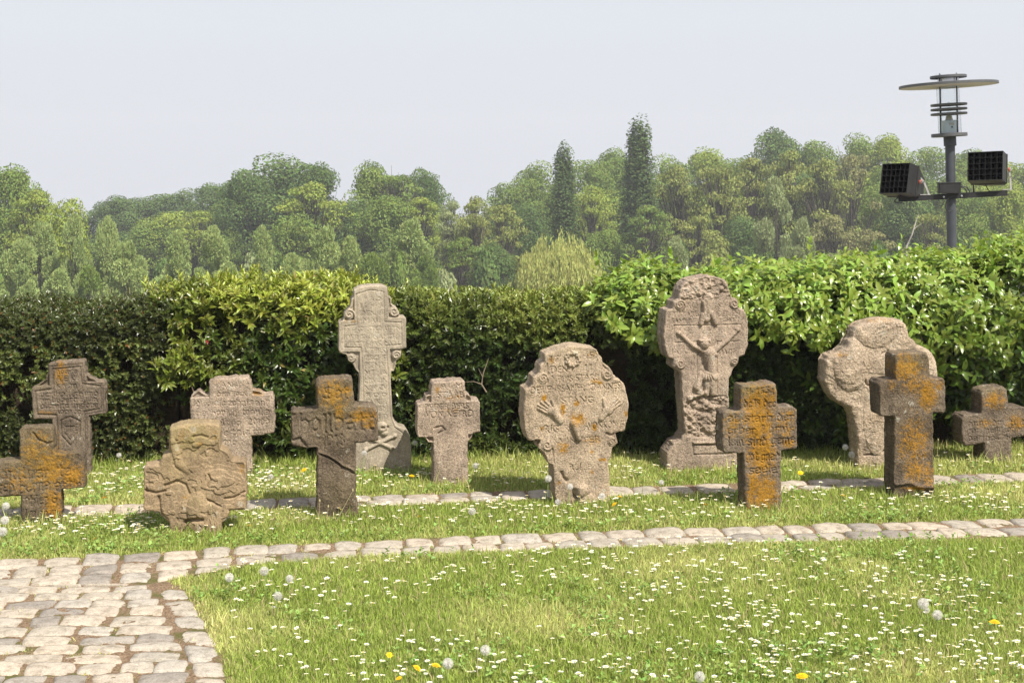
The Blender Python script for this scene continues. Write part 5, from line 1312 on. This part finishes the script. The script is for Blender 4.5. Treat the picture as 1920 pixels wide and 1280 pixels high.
    def cable(pts, rad=.0035):
        P = [Vector((p[0] * k, p[2] if len(p) > 2 else yb - .03, z(p[1]))) for p in pts]; out = []
        for i in range(len(P) - 1):
            p0, p1, p2, p3 = P[max(i - 1, 0)], P[i], P[i + 1], P[min(i + 2, len(P) - 1)]
            for t in np.linspace(0, 1, 6)[:-1]:
                out.append(.5 * ((2 * p1) + (p2 - p0) * t + (2 * p0 - 5 * p1 + 4 * p2 - p3) * t * t + (3 * p1 - p0 - 3 * p2 + p3) * t ** 3))
        out.append(P[-1]); mb = MB(); mb.tube(out, rad, 7); mb.build('cable', M_bk, r, sm=True)
    cable([(-9, 371), (-14, 379), (-15, 390), (-9, 396), (-1, 394)]); cable([(14, 350), (24, 351), (29, 358), (29, 364)]); cable([(14, 351), (20, 353), (24, 359), (24, 366)])
    cable([(60, 347), (64, 356), (70, 361)]); cable([(-92, 360), (-104, 368), (-110, 375), (-104, 378), (-96, 378)]); cable([(-12, 371), (-20, 380), (-24, 390)], .0015)
    def flood(cx_, cy_, W, Hh, D, yaw, pitch, roll, label):
        root = bpy.data.objects.new('floodlight', None); M = Matrix.Translation(((cx_ - 1789) * k, yb - .05, z(cy_))) @ Matrix.Rotation(roll, 4, 'Y') @ Matrix.Rotation(yaw, 4, 'Z') @ Matrix.Rotation(pitch, 4, 'X')
        # local: front looks to -Y
        mb = MB(); t = .004
        mb.box((-W / 2, D / 2, 0), (t, D, Hh)); mb.box((W / 2, D / 2, 0), (t, D, Hh)); mb.box((0, D / 2, Hh / 2), (W + t, D, t)); mb.box((0, D / 2, -Hh / 2), (W + t, D, t))
        mb.box((0, D * .80, 0), (W - t - .002, .004, Hh - t - .002))
        body = mb.build('floodlight', M_bk, r); body.matrix_parent_inverse = Matrix(); body.matrix_local = M
        body['label'] = label
        mb = MB(); mb.box((0, D + .006, 0), (W + .014, .010, Hh + .014), bev=.003); mb.build('rim_gasket', M_bk, body)
        mb = MB()
        a, b_, D2 = W / 2, Hh / 2, .15; y0 = D + .011; y1 = y0 + D2; s_ = .62
        V = [(-a, y0, -b_), (a, y0, -b_), (a, y0, b_), (-a, y0, b_), (-a * s_, y1, -b_ * s_ - .02), (a * s_, y1, -b_ * s_ - .02), (a * s_, y1, b_ * s_ - .02), (-a * s_, y1, b_ * s_ - .02)]
        mb.add(V, [(0, 3, 2, 1), (4, 5, 6, 7), (0, 1, 5, 4), (1, 2, 6, 5), (2, 3, 7, 6), (3, 0, 4, 7)]); mb.build('rear_housing', M_bk, body)
        mb = MB()
        for i in range(1, 6): mb.box((-W / 2 + W * i / 6, D * .34, 0), (.003, D * .62, Hh - t))
        for j in range(1, 5): mb.box((0, D * .34, -Hh / 2 + Hh * j / 5), (W - t, D * .6, .003))
        mb.build('louvre_grille', M_grl, body)
        mb = MB(); mb.tube([(a + .008, D + .03, .0), (a + .018, D + .03, 0)], .014, 14); kn = mb.build('pivot_washer', M_red, body)
        mb = MB(); mb.tube([(a + .018, D + .03, 0), (a + .026, D + .03, 0)], .009, 14); mb.build('pivot_bolt', M_al, body)
        return body
    flood(1678, 332, .232, 56 * k, .104, -.87, -.27, math.radians(-2), 'left floodlight, facing away to the left')
    flood(1847, 312, .248, 54 * k, .107, -.55, -.27, math.radians(-2), 'right floodlight, its square grille facing the camera')
    for pts, nm in (([(1727, 330), (1736, 340), (1745, 364)], 'mounting_bracket'), ([(1895, 320), (1897, 334), (1898, 357)], 'mounting_bracket')):
        mb = MB(); P = [((a - 1789) * k, yb - .004, z(b_)) for a, b_ in pts]
        for p0, p1 in zip(P, P[1:]):
            v = Vector(p1) - Vector(p0); mb.box([(p0[i] + p1[i]) / 2 for i in range(3)], (.013, .006, v.length + .006), Matrix.Rotation(math.atan2(v.x, v.z), 4, 'Y'))
        mb.box((P[-1][0] - .03, P[-1][1], P[-1][2]), (.075, .03, .005)); mb.build(nm, M_gal, r)
    for px in (1693, 1829):
        mb = MB(); mb.tube([((px - 1789) * k, yb - .004, z(366)), ((px - 1791) * k, yb - .02, z(348))], .006, 8); mb.build('mounting_strut', M_bk, r)
lamp()

# ================================================================ far trees
def tree_crown(kind, seed):
    r = np.random.default_rng(seed)
    def lobes(n, W, z0, z1, shape='round', rad=(.24, .42)):
        out = []
        for i in range(n):
            t = (i + .5) / n if shape == 'poplar' else r.random() ** .8
            z = z0 + (z1 - z0) * (t if shape == 'poplar' else t)
            f = (z - z0) / (z1 - z0)
            wr = {'round': math.sqrt(max(.05, 1 - (2 * f - .85) ** 2 * .75)), 'willow': math.sqrt(max(.04, 1 - ((f - .42) / .66) ** 2)), 'poplar': (math.sin(math.pi * (f * .84 + .12)) ** .8)}[shape] * W
            if shape == 'poplar':
                a = r.random() * 6.28; q = r.random() * .5
                R = W * r.uniform(.42, .58) * (1.05 - .25 * f * f); out.append((q * wr * math.cos(a), q * wr * math.sin(a), z, R, R * 2.3))
            else:
                a = r.random() * 6.28; R = W * r.uniform(*rad); q = max(0, wr - R * .75) * math.sqrt(r.random())
                out.append((q * math.cos(a), q * math.sin(a), z, R, R * (.85 if shape == 'round' else 1.1)))
        return out
    Vs, Ts, ag, rn = [], [], [], []; off = 0
    def leaves(P, Nn, size, up, elong, ages, jit=.5):
        nonlocal off
        k = len(P); A = Nn + np.array([0, 0, up]) + r.normal(0, jit, (k, 3))
        A /= np.linalg.norm(A, axis=1, keepdims=True); Rm = frames(A, r.random(k) * 6.283, size)
        if elong: tV = np.array([(0, -.14, -.4), (.0, .14, -.4), (0, .14, .45), (0, -.14, .45)])
        else: tV = np.array([(-.5, 0, 0), (0, -.38, .1), (.5, 0, 0), (0, .38, .1)])
        V, Fq = inst(tV, np.array([[0, 1, 2, 3]]), Rm, P)
        Vs.append(V); Ts.append(Fq + off); off += len(V); ag.append(np.repeat(ages, 4)); rn.append(np.repeat(r.random(k), 4))
    def sph(n):
        v = r.normal(0, 1, (n, 3)); return v / np.linalg.norm(v, axis=1, keepdims=True)
    spec = dict(round=(5, 3.2, 14.0, 44, 22000, .235), airy=(5, 5.5, 14.4, 44, 5400, .25), willow=(3.3, 1.2, 9.6, 26, 21000, .24), poplar=(1.9, 1.6, 18.4, 60, 24000, .22), bush=(3, .5, 4.2, 12, 7000, .28))
    if kind in spec:
        W, z0, z1, nl, nleaf, size = spec[kind]
        shape = {'round': 'round', 'airy': 'round', 'willow': 'round', 'poplar': 'poplar', 'bush': 'round'}[kind]
        lb = lobes(nl, W, z0, z1, shape, (.16, .27) if kind == 'airy' else (.20, .42) if kind != 'willow' else (.2, .34))
        tot = sum(a[3] * a[4] for a in lb)
        for (x, y, z, R, Rz) in lb:
            c = max(40, int(nleaf * R * Rz / tot)); d = sph(c)
            # sub-clumps on each lobe, so the outline is bumpy
            cl = sph(11); near = (d @ cl.T); bump = np.max(near, 1)
            rad = .78 + .28 * smooth(.72, 1.0, bump) * r.uniform(.6, 1.15, c)
            rad = np.where(r.random(c) < .25, rad * r.uniform(.5, 1, c), rad)
            fl = .45 if kind == 'airy' else 1
            P = np.array([x, y, z]) + d * rad[:, None] * np.array([R, R, Rz * fl])
            a0 = np.clip(r.normal(.5, .16) + (bump - .85) * .7, 0, 1)
            up = {'willow': .35, 'poplar': .9}.get(kind, .15)
            leaves(P, d, r.uniform(.7, 1.3, c) * size, up, kind == 'willow', a0 if hasattr(a0, '__len__') else np.full(c, a0))
        return np.concatenate(Vs), np.concatenate(Ts), np.concatenate(ag), np.concatenate(rn), lb
    if kind == 'weeping':
        lb = []
        for i in range(1300):
            a = r.random() * 6.28; q = math.sqrt(r.random()) * 4.4; zt = 5.6 + 2.8 * math.sqrt(max(0, 1 - (q / 4.75) ** 2)) * (.72 + .2 * math.sin(a * 3 + 1) + .12 * math.sin(a * 7 + q * 2)) + r.normal(0, .16); L = r.uniform(1.2, 4.2)
            c = int(22 * L / 2); t = r.random(c); fl = 1 + .12 * t
            P = np.stack([q * math.cos(a) * fl + r.normal(0, .10, c), q * math.sin(a) * fl + r.normal(0, .10, c), np.maximum(zt - L * t, .3)], 1)
            leaves(P, np.tile([math.cos(a) * .25, math.sin(a) * .25, -1.0], (c, 1)), r.uniform(.7, 1.2, c) * .21, 0, True, np.clip(r.normal(r.random() * .6 + .2, .15, c), 0, 1), .3)
        return np.concatenate(Vs), np.concatenate(Ts), np.concatenate(ag), np.concatenate(rn), [(0, 0, 7, 2, 2)] * 5
def trunk_for(kind, lb, seed, h):
    r = np.random.default_rng(seed); mb = MB()
    base = {'round': .32, 'airy': .33, 'willow': .2, 'poplar': .25, 'weeping': .3, 'bush': .08}[kind]
    hh = h * (.9 if kind == 'poplar' else .62 if kind != 'bush' else .4)
    pts = [(r.normal(0, .12) * i * .5, r.normal(0, .12) * i * .5, hh * i / 5 - (.3 if i == 0 else 0)) for i in range(6)]
    mb.tube(pts, [base * (1 - .14 * i) for i in range(6)], 8)
    for (x, y, z, R, Rz) in lb[::(1 if kind == 'airy' else 2)]:
        j = min(4, max(1, int((z - h * .18) / h * 6))) ; p = pts[j]
        if z < p[2] + .3: j = max(0, j - 1); p = pts[j]
        m = [(p[0] + x) * .45, (p[1] + y) * .45, p[2] + (z - p[2]) * .55]
        mb.tube([p, m, (x, y, z + R * .3)], [base * (.42 - .04 * j), base * .25, base * .08], 5, cap=False)
        for q in range(3 if kind == 'airy' else 1):
            d = r.normal(0, R * .6, 3); mb.tube([m, (x + d[0], y + d[1], z + d[2])], [base * .14, base * .05], 4, cap=False)
    return mb
TH = dict(round=15, airy=15, willow=10, poplar=20, weeping=8.6, bush=4.6)
TW = dict(round=5, airy=5, willow=3.3, poplar=1.9, weeping=5, bush=3)
def lm(name, a, b, tr=.25, vary=.3): return leaf_mat(name, a, b, rough=.7, transl=tr, spec=.2, vary=vary)
TM = dict(dark=lm('dark_green_crown', (0.064, 0.106, 0.031), (0.146, 0.216, 0.056)), mid=lm('mid_green_crown', (0.114, 0.174, 0.036), (0.229, 0.300, 0.062)),
          lime=lm('lime_green_crown', (0.184, 0.240, 0.039), (0.343, 0.402, 0.073)), sage=lm('sage_willow_crown', (0.229, 0.294, 0.095), (0.368, 0.438, 0.157)),
          brown=lm('olive_brown_crown', (0.184, 0.210, 0.056), (0.305, 0.330, 0.090)), grey=lm('grey_green_crown', (0.235, 0.276, 0.129), (0.368, 0.414, 0.196)),
          pop=lm('poplar_crown', (0.046, 0.079, 0.027), (0.108, 0.156, 0.047)), weep=lm('weeping_crown', (0.318, 0.342, 0.095), (0.508, 0.510, 0.168)), rust=lm('reddish_brown_crown', (0.203, 0.204, 0.084), (0.318, 0.306, 0.129)))
M_trk = flat_mat('tree_bark', (0.06, 0.05, 0.04), .9, var=.35, scale=3, bump=.05)
NVAR = dict(round=5, airy=4, willow=4, poplar=2, weeping=1, bush=2)
protos = {}
for kind, nv in NVAR.items():
    for v in range(nv):
        V, T, a, rr, lb = tree_crown(kind, 200 + v * 7 + len(kind) * 31)
        cm = mesh_np('crown', V, T, [TM['mid']], {'age': a, 'rnd': rr}, smooth_sh=False)
        t = trunk_for(kind, lb, 300 + v, TH[kind]).build('trunk', M_trk, sm=True); tm = t.data; bpy.data.objects.remove(t)
        protos[kind, v] = (cm, tm)
tcount = {}
LM = [(0, 'at the left edge'), (125, 'above the framed cross'), (235, 'above the dark clipped hedge'), (365, 'above the flaked ochre stone'), (450, 'above the rosy broad cross'), (560, 'left of the tallest pale cross'), (650, 'right above the tallest pale cross'), (745, 'just right of the tallest pale cross'), (840, 'above the small reddish cross'), (920, 'left of the round headed stone'), (1000, 'left of the weeping willow'), (1075, 'behind the weeping willow'), (1150, 'between the two poplars'), (1240, 'right of the taller poplar'), (1320, 'above the crucifix stone'), (1400, 'above the orange cross'), (1490, 'below the green dome'), (1560, 'left of the pale weathered stone'), (1640, 'below the left floodlight'), (1720, 'just left of the lamp pole'), (1800, 'behind the lamp pole'), (1860, 'below the right floodlight'), (1960, 'at the right edge')]
def where(px): return min(LM, key=lambda q: abs(q[0] - px))[1]
def tree(px, py, hw, Y, kind, mat, label, group=None, lowz=None, v=None):
    if v is None: v = tcount.get(kind, 0) % NVAR[kind]; tcount[kind] = tcount.get(kind, 0) + 1
    x = PX(px, Y); zb = float(terrain(x, Y)); zt = PZ(py, Y); w = hw / F * Y * {'round': 1.5, 'airy': 1.45, 'willow': 1.2, 'poplar': 1.32}.get(kind, 1.0)
    sx = w / TW[kind] / 1.0; sz = max(.3, (zt - zb) / TH[kind])
    nm = {'round': 'broadleaf_tree', 'airy': 'open_crowned_tree', 'willow': 'willow_tree', 'poplar': 'poplar_tree', 'weeping': 'weeping_willow', 'bush': 'bush'}[kind]
    r = empty(nm, (x, Y, zb), label, 'bush' if kind == 'bush' else 'tree', group)
    r.scale = (sx, sx, sz); r.rotation_euler = (0, 0, rng.random() * 6.28 if kind != 'poplar' else rng.random() * 6.28)
    cm, tm = protos[kind, v]
    c = bpy.data.objects.new('crown', cm); link(c, r); c.material_slots[0].link = 'OBJECT'; c.material_slots[0].material = TM[mat]
    t = bpy.data.objects.new('trunk', tm); link(t, r)
GL, GF, GW = 'trees of the far wood on the left', 'pale willows in front of the wood on the left', 'trees of the wooded hill on the right'
L = [
 # left skyline, back to front
 (-45, 330, 80, 128, 'round', 'mid', 'mid green tree cut by the left edge of the photo', GL), (22, 318, 62, 122, 'round', 'mid', 'tall green tree at the left edge, highest of the left end', GL),
 (70, 350, 55, 116, 'airy', 'lime', 'light green spreading tree beside the tall one at the left edge', GL),
 (172, 385, 48, 185, 'round', 'dark', 'bluish far tree at the lowest dip of the left skyline', GL), (222, 368, 46, 182, 'round', 'dark', 'bluish far tree just right of the skyline dip', GL),
 (283, 357, 50, 186, 'round', 'dark', 'far tree between the skyline dip and the big dark tree, left one', GL), (345, 352, 46, 188, 'round', 'dark', 'far tree between the skyline dip and the big dark tree, middle one', GL), (395, 348, 46, 184, 'round', 'dark', 'far tree directly left of the big dark rounded tree', GL),
 (318, 385, 58, 150, 'round', 'lime', 'yellow green leafy tree before the bluish skyline trees', GL), (378, 392, 50, 146, 'airy', 'lime', 'yellow green tree just left of the big dark tree', GL), (425, 430, 40, 140, 'round', 'mid', 'lower green tree at the left foot of the big dark tree', GL),
 (466, 306, 58, 142, 'round', 'dark', 'left part of the big dark rounded tree group on the skyline', GL), (525, 286, 92, 146, 'round', 'dark', 'highest dark rounded tree left of the middle', GL), (598, 312, 52, 143, 'round', 'dark', 'right shoulder tree of the big dark group', GL),
 (585, 335, 62, 128, 'airy', 'lime', 'lighter green tree in front of the big dark group', GL), (548, 385, 50, 126, 'round', 'mid', 'green tree low in front of the big dark group', GL),
 (700, 306, 52, 140, 'round', 'mid', 'fresh green skyline tree right of the big dark group', GL), (745, 315, 56, 138, 'airy', 'mid', 'open crowned skyline tree left of the small dark dome', GL), (796, 304, 40, 142, 'round', 'dark', 'small dark dome shaped tree ending the left group', GL),
 (665, 370, 55, 133, 'round', 'dark', 'dark tree in the gap right of the big group', GL), (725, 372, 58, 130, 'round', 'mid', 'mid green tree under the fresh green skyline tree', GL), (790, 365, 46, 134, 'airy', 'lime', 'light tree below the small dark dome', GL),
 # front willows
 (-30, 480, 55, 88, 'willow', 'sage', 'pale willow cut by the left edge', GF), (38, 455, 52, 92, 'willow', 'sage', 'leftmost whole pale willow', GF), (75, 418, 48, 96, 'willow', 'sage', 'tall pale willow second from the left', GF),
 (118, 352, 50, 104, 'round', 'lime', 'upright green willow rising above the pale ones at left', GF), (140, 405, 38, 94, 'willow', 'sage', 'pale willow below the upright green one', GF), (105, 500, 48, 86, 'willow', 'sage', 'low pale willow near the hedge at left', GF),
 (200, 412, 32, 95, 'willow', 'sage', 'narrow pale willow under the skyline dip', GF), (240, 455, 50, 90, 'willow', 'sage', 'round pale willow with dark stems left of the bright hedge', GF), (165, 500, 40, 86, 'willow', 'mid', 'low green willow at the left above the dark hedge', GF),
 (330, 432, 52, 94, 'willow', 'sage', 'pale willow above the left end of the bright hedge', GF), (400, 430, 46, 93, 'willow', 'sage', 'pale willow between two others above the bright hedge', GF), (300, 520, 50, 86, 'willow', 'sage', 'low pale willow touching the left end of the bright hedge', GF), (430, 495, 46, 88, 'willow', 'sage', 'low pale willow above the middle of the bright hedge', GF),
 (490, 422, 42, 96, 'willow', 'sage', 'pale willow in front of the big dark group', GF), (548, 480, 48, 89, 'willow', 'sage', 'low wide pale willow before the big dark group', GF), (612, 425, 48, 94, 'willow', 'sage', 'pale willow left of the tallest cross', GF), (655, 445, 36, 92, 'willow', 'sage', 'narrow pale willow just above the tallest cross', GF),
 (765, 408, 58, 100, 'willow', 'sage', 'large round sage willow above the small reddish cross', GF), (700, 480, 46, 92, 'willow', 'mid', 'dark green willow right of the tallest cross', GF), (800, 480, 40, 96, 'willow', 'mid', 'green willow at the foot of the large sage one', GF),
 # gap between
 (848, 372, 34, 120, 'airy', 'grey', 'thin pale tree in the gap right of the small dark dome', GW), (890, 362, 40, 118, 'airy', 'brown', 'thin brownish tree with pale stem left of the shorter poplar', GW), (940, 372, 44, 124, 'airy', 'brown', 'brownish open tree above the weeping willow', GW), (868, 440, 42, 108, 'airy', 'mid', 'low thin tree at the middle of the photo above the hedge', GW), (925, 455, 40, 112, 'round', 'dark', 'dark low tree left of the weeping willow', GW),
 (965, 325, 46, 160, 'round', 'mid', 'green tree where the right wood begins to rise', GW), (1010, 300, 48, 162, 'round', 'mid', 'green tree just left of the shorter poplar', GW), (985, 385, 44, 138, 'round', 'dark', 'dark tree behind the weeping willow', GW),
 (1105, 285, 52, 160, 'round', 'mid', 'rounded tree between the two poplars, left one', GW), (1148, 280, 44, 164, 'round', 'mid', 'rounded tree between the two poplars, right one', GW), (1110, 345, 46, 140, 'airy', 'lime', 'light open tree between the poplars', GW), (1130, 420, 44, 125, 'round', 'mid', 'low green tree between the poplars', GW),
 (1255, 288, 52, 158, 'round', 'mid', 'skyline tree just right of the taller poplar', GW), (1325, 284, 54, 160, 'round', 'lime', 'skyline tree second right of the taller poplar', GW), (1385, 282, 50, 158, 'round', 'mid', 'skyline tree left of the green dome', GW),
 (1455, 243, 52, 172, 'round', 'dark', 'dome shaped tree highest on the right skyline', GW), (1530, 254, 48, 172, 'round', 'mid', 'skyline tree right of the dome', GW), (1605, 248, 50, 170, 'round', 'mid', 'broad skyline tree midway between dome and lamp', GW), (1665, 258, 46, 168, 'round', 'lime', 'skyline tree left of the lamp', GW), (1735, 262, 50, 170, 'round', 'mid', 'skyline tree directly behind the lamp', GW), (1820, 282, 50, 168, 'round', 'mid', 'skyline tree behind the right floodlight', GW), (1890, 290, 54, 166, 'round', 'lime', 'skyline tree near the right edge', GW), (1970, 296, 60, 165, 'round', 'mid', 'skyline tree cut by the right edge', GW),
 (1270, 305, 52, 130, 'airy', 'brown', 'olive open tree right of the taller poplar with a dark stem', GW), (1345, 298, 54, 128, 'airy', 'brown', 'olive open tree second right of the taller poplar', GW), (1410, 290, 50, 132, 'airy', 'brown', 'olive open tree below the dome, left one', GW), (1480, 278, 52, 130, 'airy', 'brown', 'olive open tree below the dome, right one', GW), (1545, 290, 52, 128, 'airy', 'brown', 'olive open tree with forked dark trunk', GW), (1600, 275, 44, 134, 'airy', 'rust', 'reddish brown thin tree left of the lamp', GW),
 (1215, 380, 50, 122, 'airy', 'mid', 'green open tree at the right foot of the taller poplar', GW), (1310, 400, 52, 118, 'airy', 'brown', 'low olive tree in the right wood', GW), (1390, 410, 50, 122, 'round', 'dark', 'dark low tree behind the grey willow', GW), (1560, 400, 48, 120, 'airy', 'rust', 'reddish low tree right of the grey willow', GW),
 (1655, 330, 50, 135, 'round', 'mid', 'green tree behind the left floodlight', GW), (1700, 350, 46, 132, 'round', 'dark', 'dark bluish tree under the left floodlight', GW), (1745, 390, 44, 124, 'airy', 'brown', 'brownish tree left of the lamp pole', GW), (1640, 430, 46, 112, 'airy', 'rust', 'brown bare looking tree under the left floodlight', GW), (1815, 345, 50, 134, 'round', 'mid', 'green tree right of the lamp pole', GW), (1835, 400, 48, 126, 'round', 'mid', 'leafy tree low right of the lamp pole', GW), (1895, 350, 50, 132, 'round', 'lime', 'light tree under the right floodlight', GW), (1930, 410, 50, 124, 'round', 'dark', 'dark tree at the right edge', GW),
 (1455, 335, 42, 112, 'willow', 'grey', 'tall grey green willow in the right wood', GW), (1500, 405, 34, 108, 'willow', 'grey', 'lower grey green willow beside the tall one', GW), (1268, 448, 36, 100, 'willow', 'grey', 'small pale round willow right of the taller poplar', GW),
]
for a in L:
    tree(a[0], a[1], a[2], a[3], a[4], a[5], a[6], a[7])
tree(1057, 262, 30, 126, 'poplar', 'pop', 'shorter of the two dark columnar poplars', v=0)
tree(1199, 216, 38, 128, 'poplar', 'pop', 'taller of the two dark columnar poplars', v=1)
tree(1050, 428, 88, 94, 'weeping', 'weep', 'yellow green weeping willow below the shorter poplar')
sky_px = [-80, 0, 60, 150, 300, 400, 470, 560, 650, 720, 820, 880, 960, 1020, 1150, 1300, 1460, 1600, 1800, 1980]
sky_py = [330, 330, 370, 400, 372, 362, 315, 310, 350, 330, 350, 400, 350, 320, 300, 300, 270, 270, 290, 310]
for i, px in enumerate(range(-70, 2000, 62)):
    far = float(np.interp(px, sky_px, sky_py)) + rng.uniform(28, 55)
    tree(px + rng.uniform(-12, 12), far, rng.uniform(44, 58), 150 + rng.uniform(-4, 6), 'round', ['mid', 'dark', 'mid', 'lime'][i % 4], 'half hidden %s tree inside the far wood, ' % ['mid green', 'dark green', 'fresh green', 'yellow green'][i % 4] + where(px), 'half hidden trees deep inside the far wood')
for i, px in enumerate(range(-60, 2000, 74)):
    tree(px + rng.uniform(-15, 15), rng.uniform(468, 500) if px > 850 else rng.uniform(500, 525), rng.uniform(44, 62), rng.uniform(104, 116) if px > 850 else 99, 'bush', ['dark', 'mid', 'grey', 'dark', 'brown'][i % 5], ['dark', 'green', 'greyish', 'deep green', 'olive'][i % 5] + ' undergrowth bush of the wood, ' + where(px), 'undergrowth bushes at the foot of the far wood')
# dead birch stem
mb = MB(); Yb = 100.0; q = lambda a, b: (PX(a, Yb), Yb, PZ(b, Yb))
zb = float(terrain(PX(1700, Yb), Yb))
mb.tube([(PX(1696, Yb), Yb, zb), q(1700, 462), q(1710, 440), q(1716, 420), q(1722, 402)], [.07, .06, .05, .035, .015], 7); mb.tube([q(1712, 432), q(1720, 424), q(1728, 420)], [.025, .018, .01], 5)
tag(mb.build('dead_tree', flat_mat('pale_dead_wood', (0.36, 0.33, 0.30), .8, var=.3, scale=2)), 'bare pale dead stem in the wood left of the lamp pole', 'dead tree')

# ================================================================ haze
def haze():
    m = bpy.data.materials.new('haze_air'); m.use_nodes = True; n, l = m.node_tree.nodes, m.node_tree.links; n.clear()
    o = N(n, 'ShaderNodeOutputMaterial'); v = N(n, 'ShaderNodeVolumePrincipled')
    v.inputs['Density'].default_value = HAZE; v.inputs['Color'].default_value = (.93, .95, 1.0, 1); v.inputs['Anisotropy'].default_value = .1
    l.new(v.outputs[0], o.inputs['Volume'])
    mb = MB(); mb.box((0, 205, -19), (476, 460, 66)); b = mb.build('haze', m); tag(b, 'thin spring haze over the valley', 'haze', kind='stuff')
HAZE = 0.00075
haze()
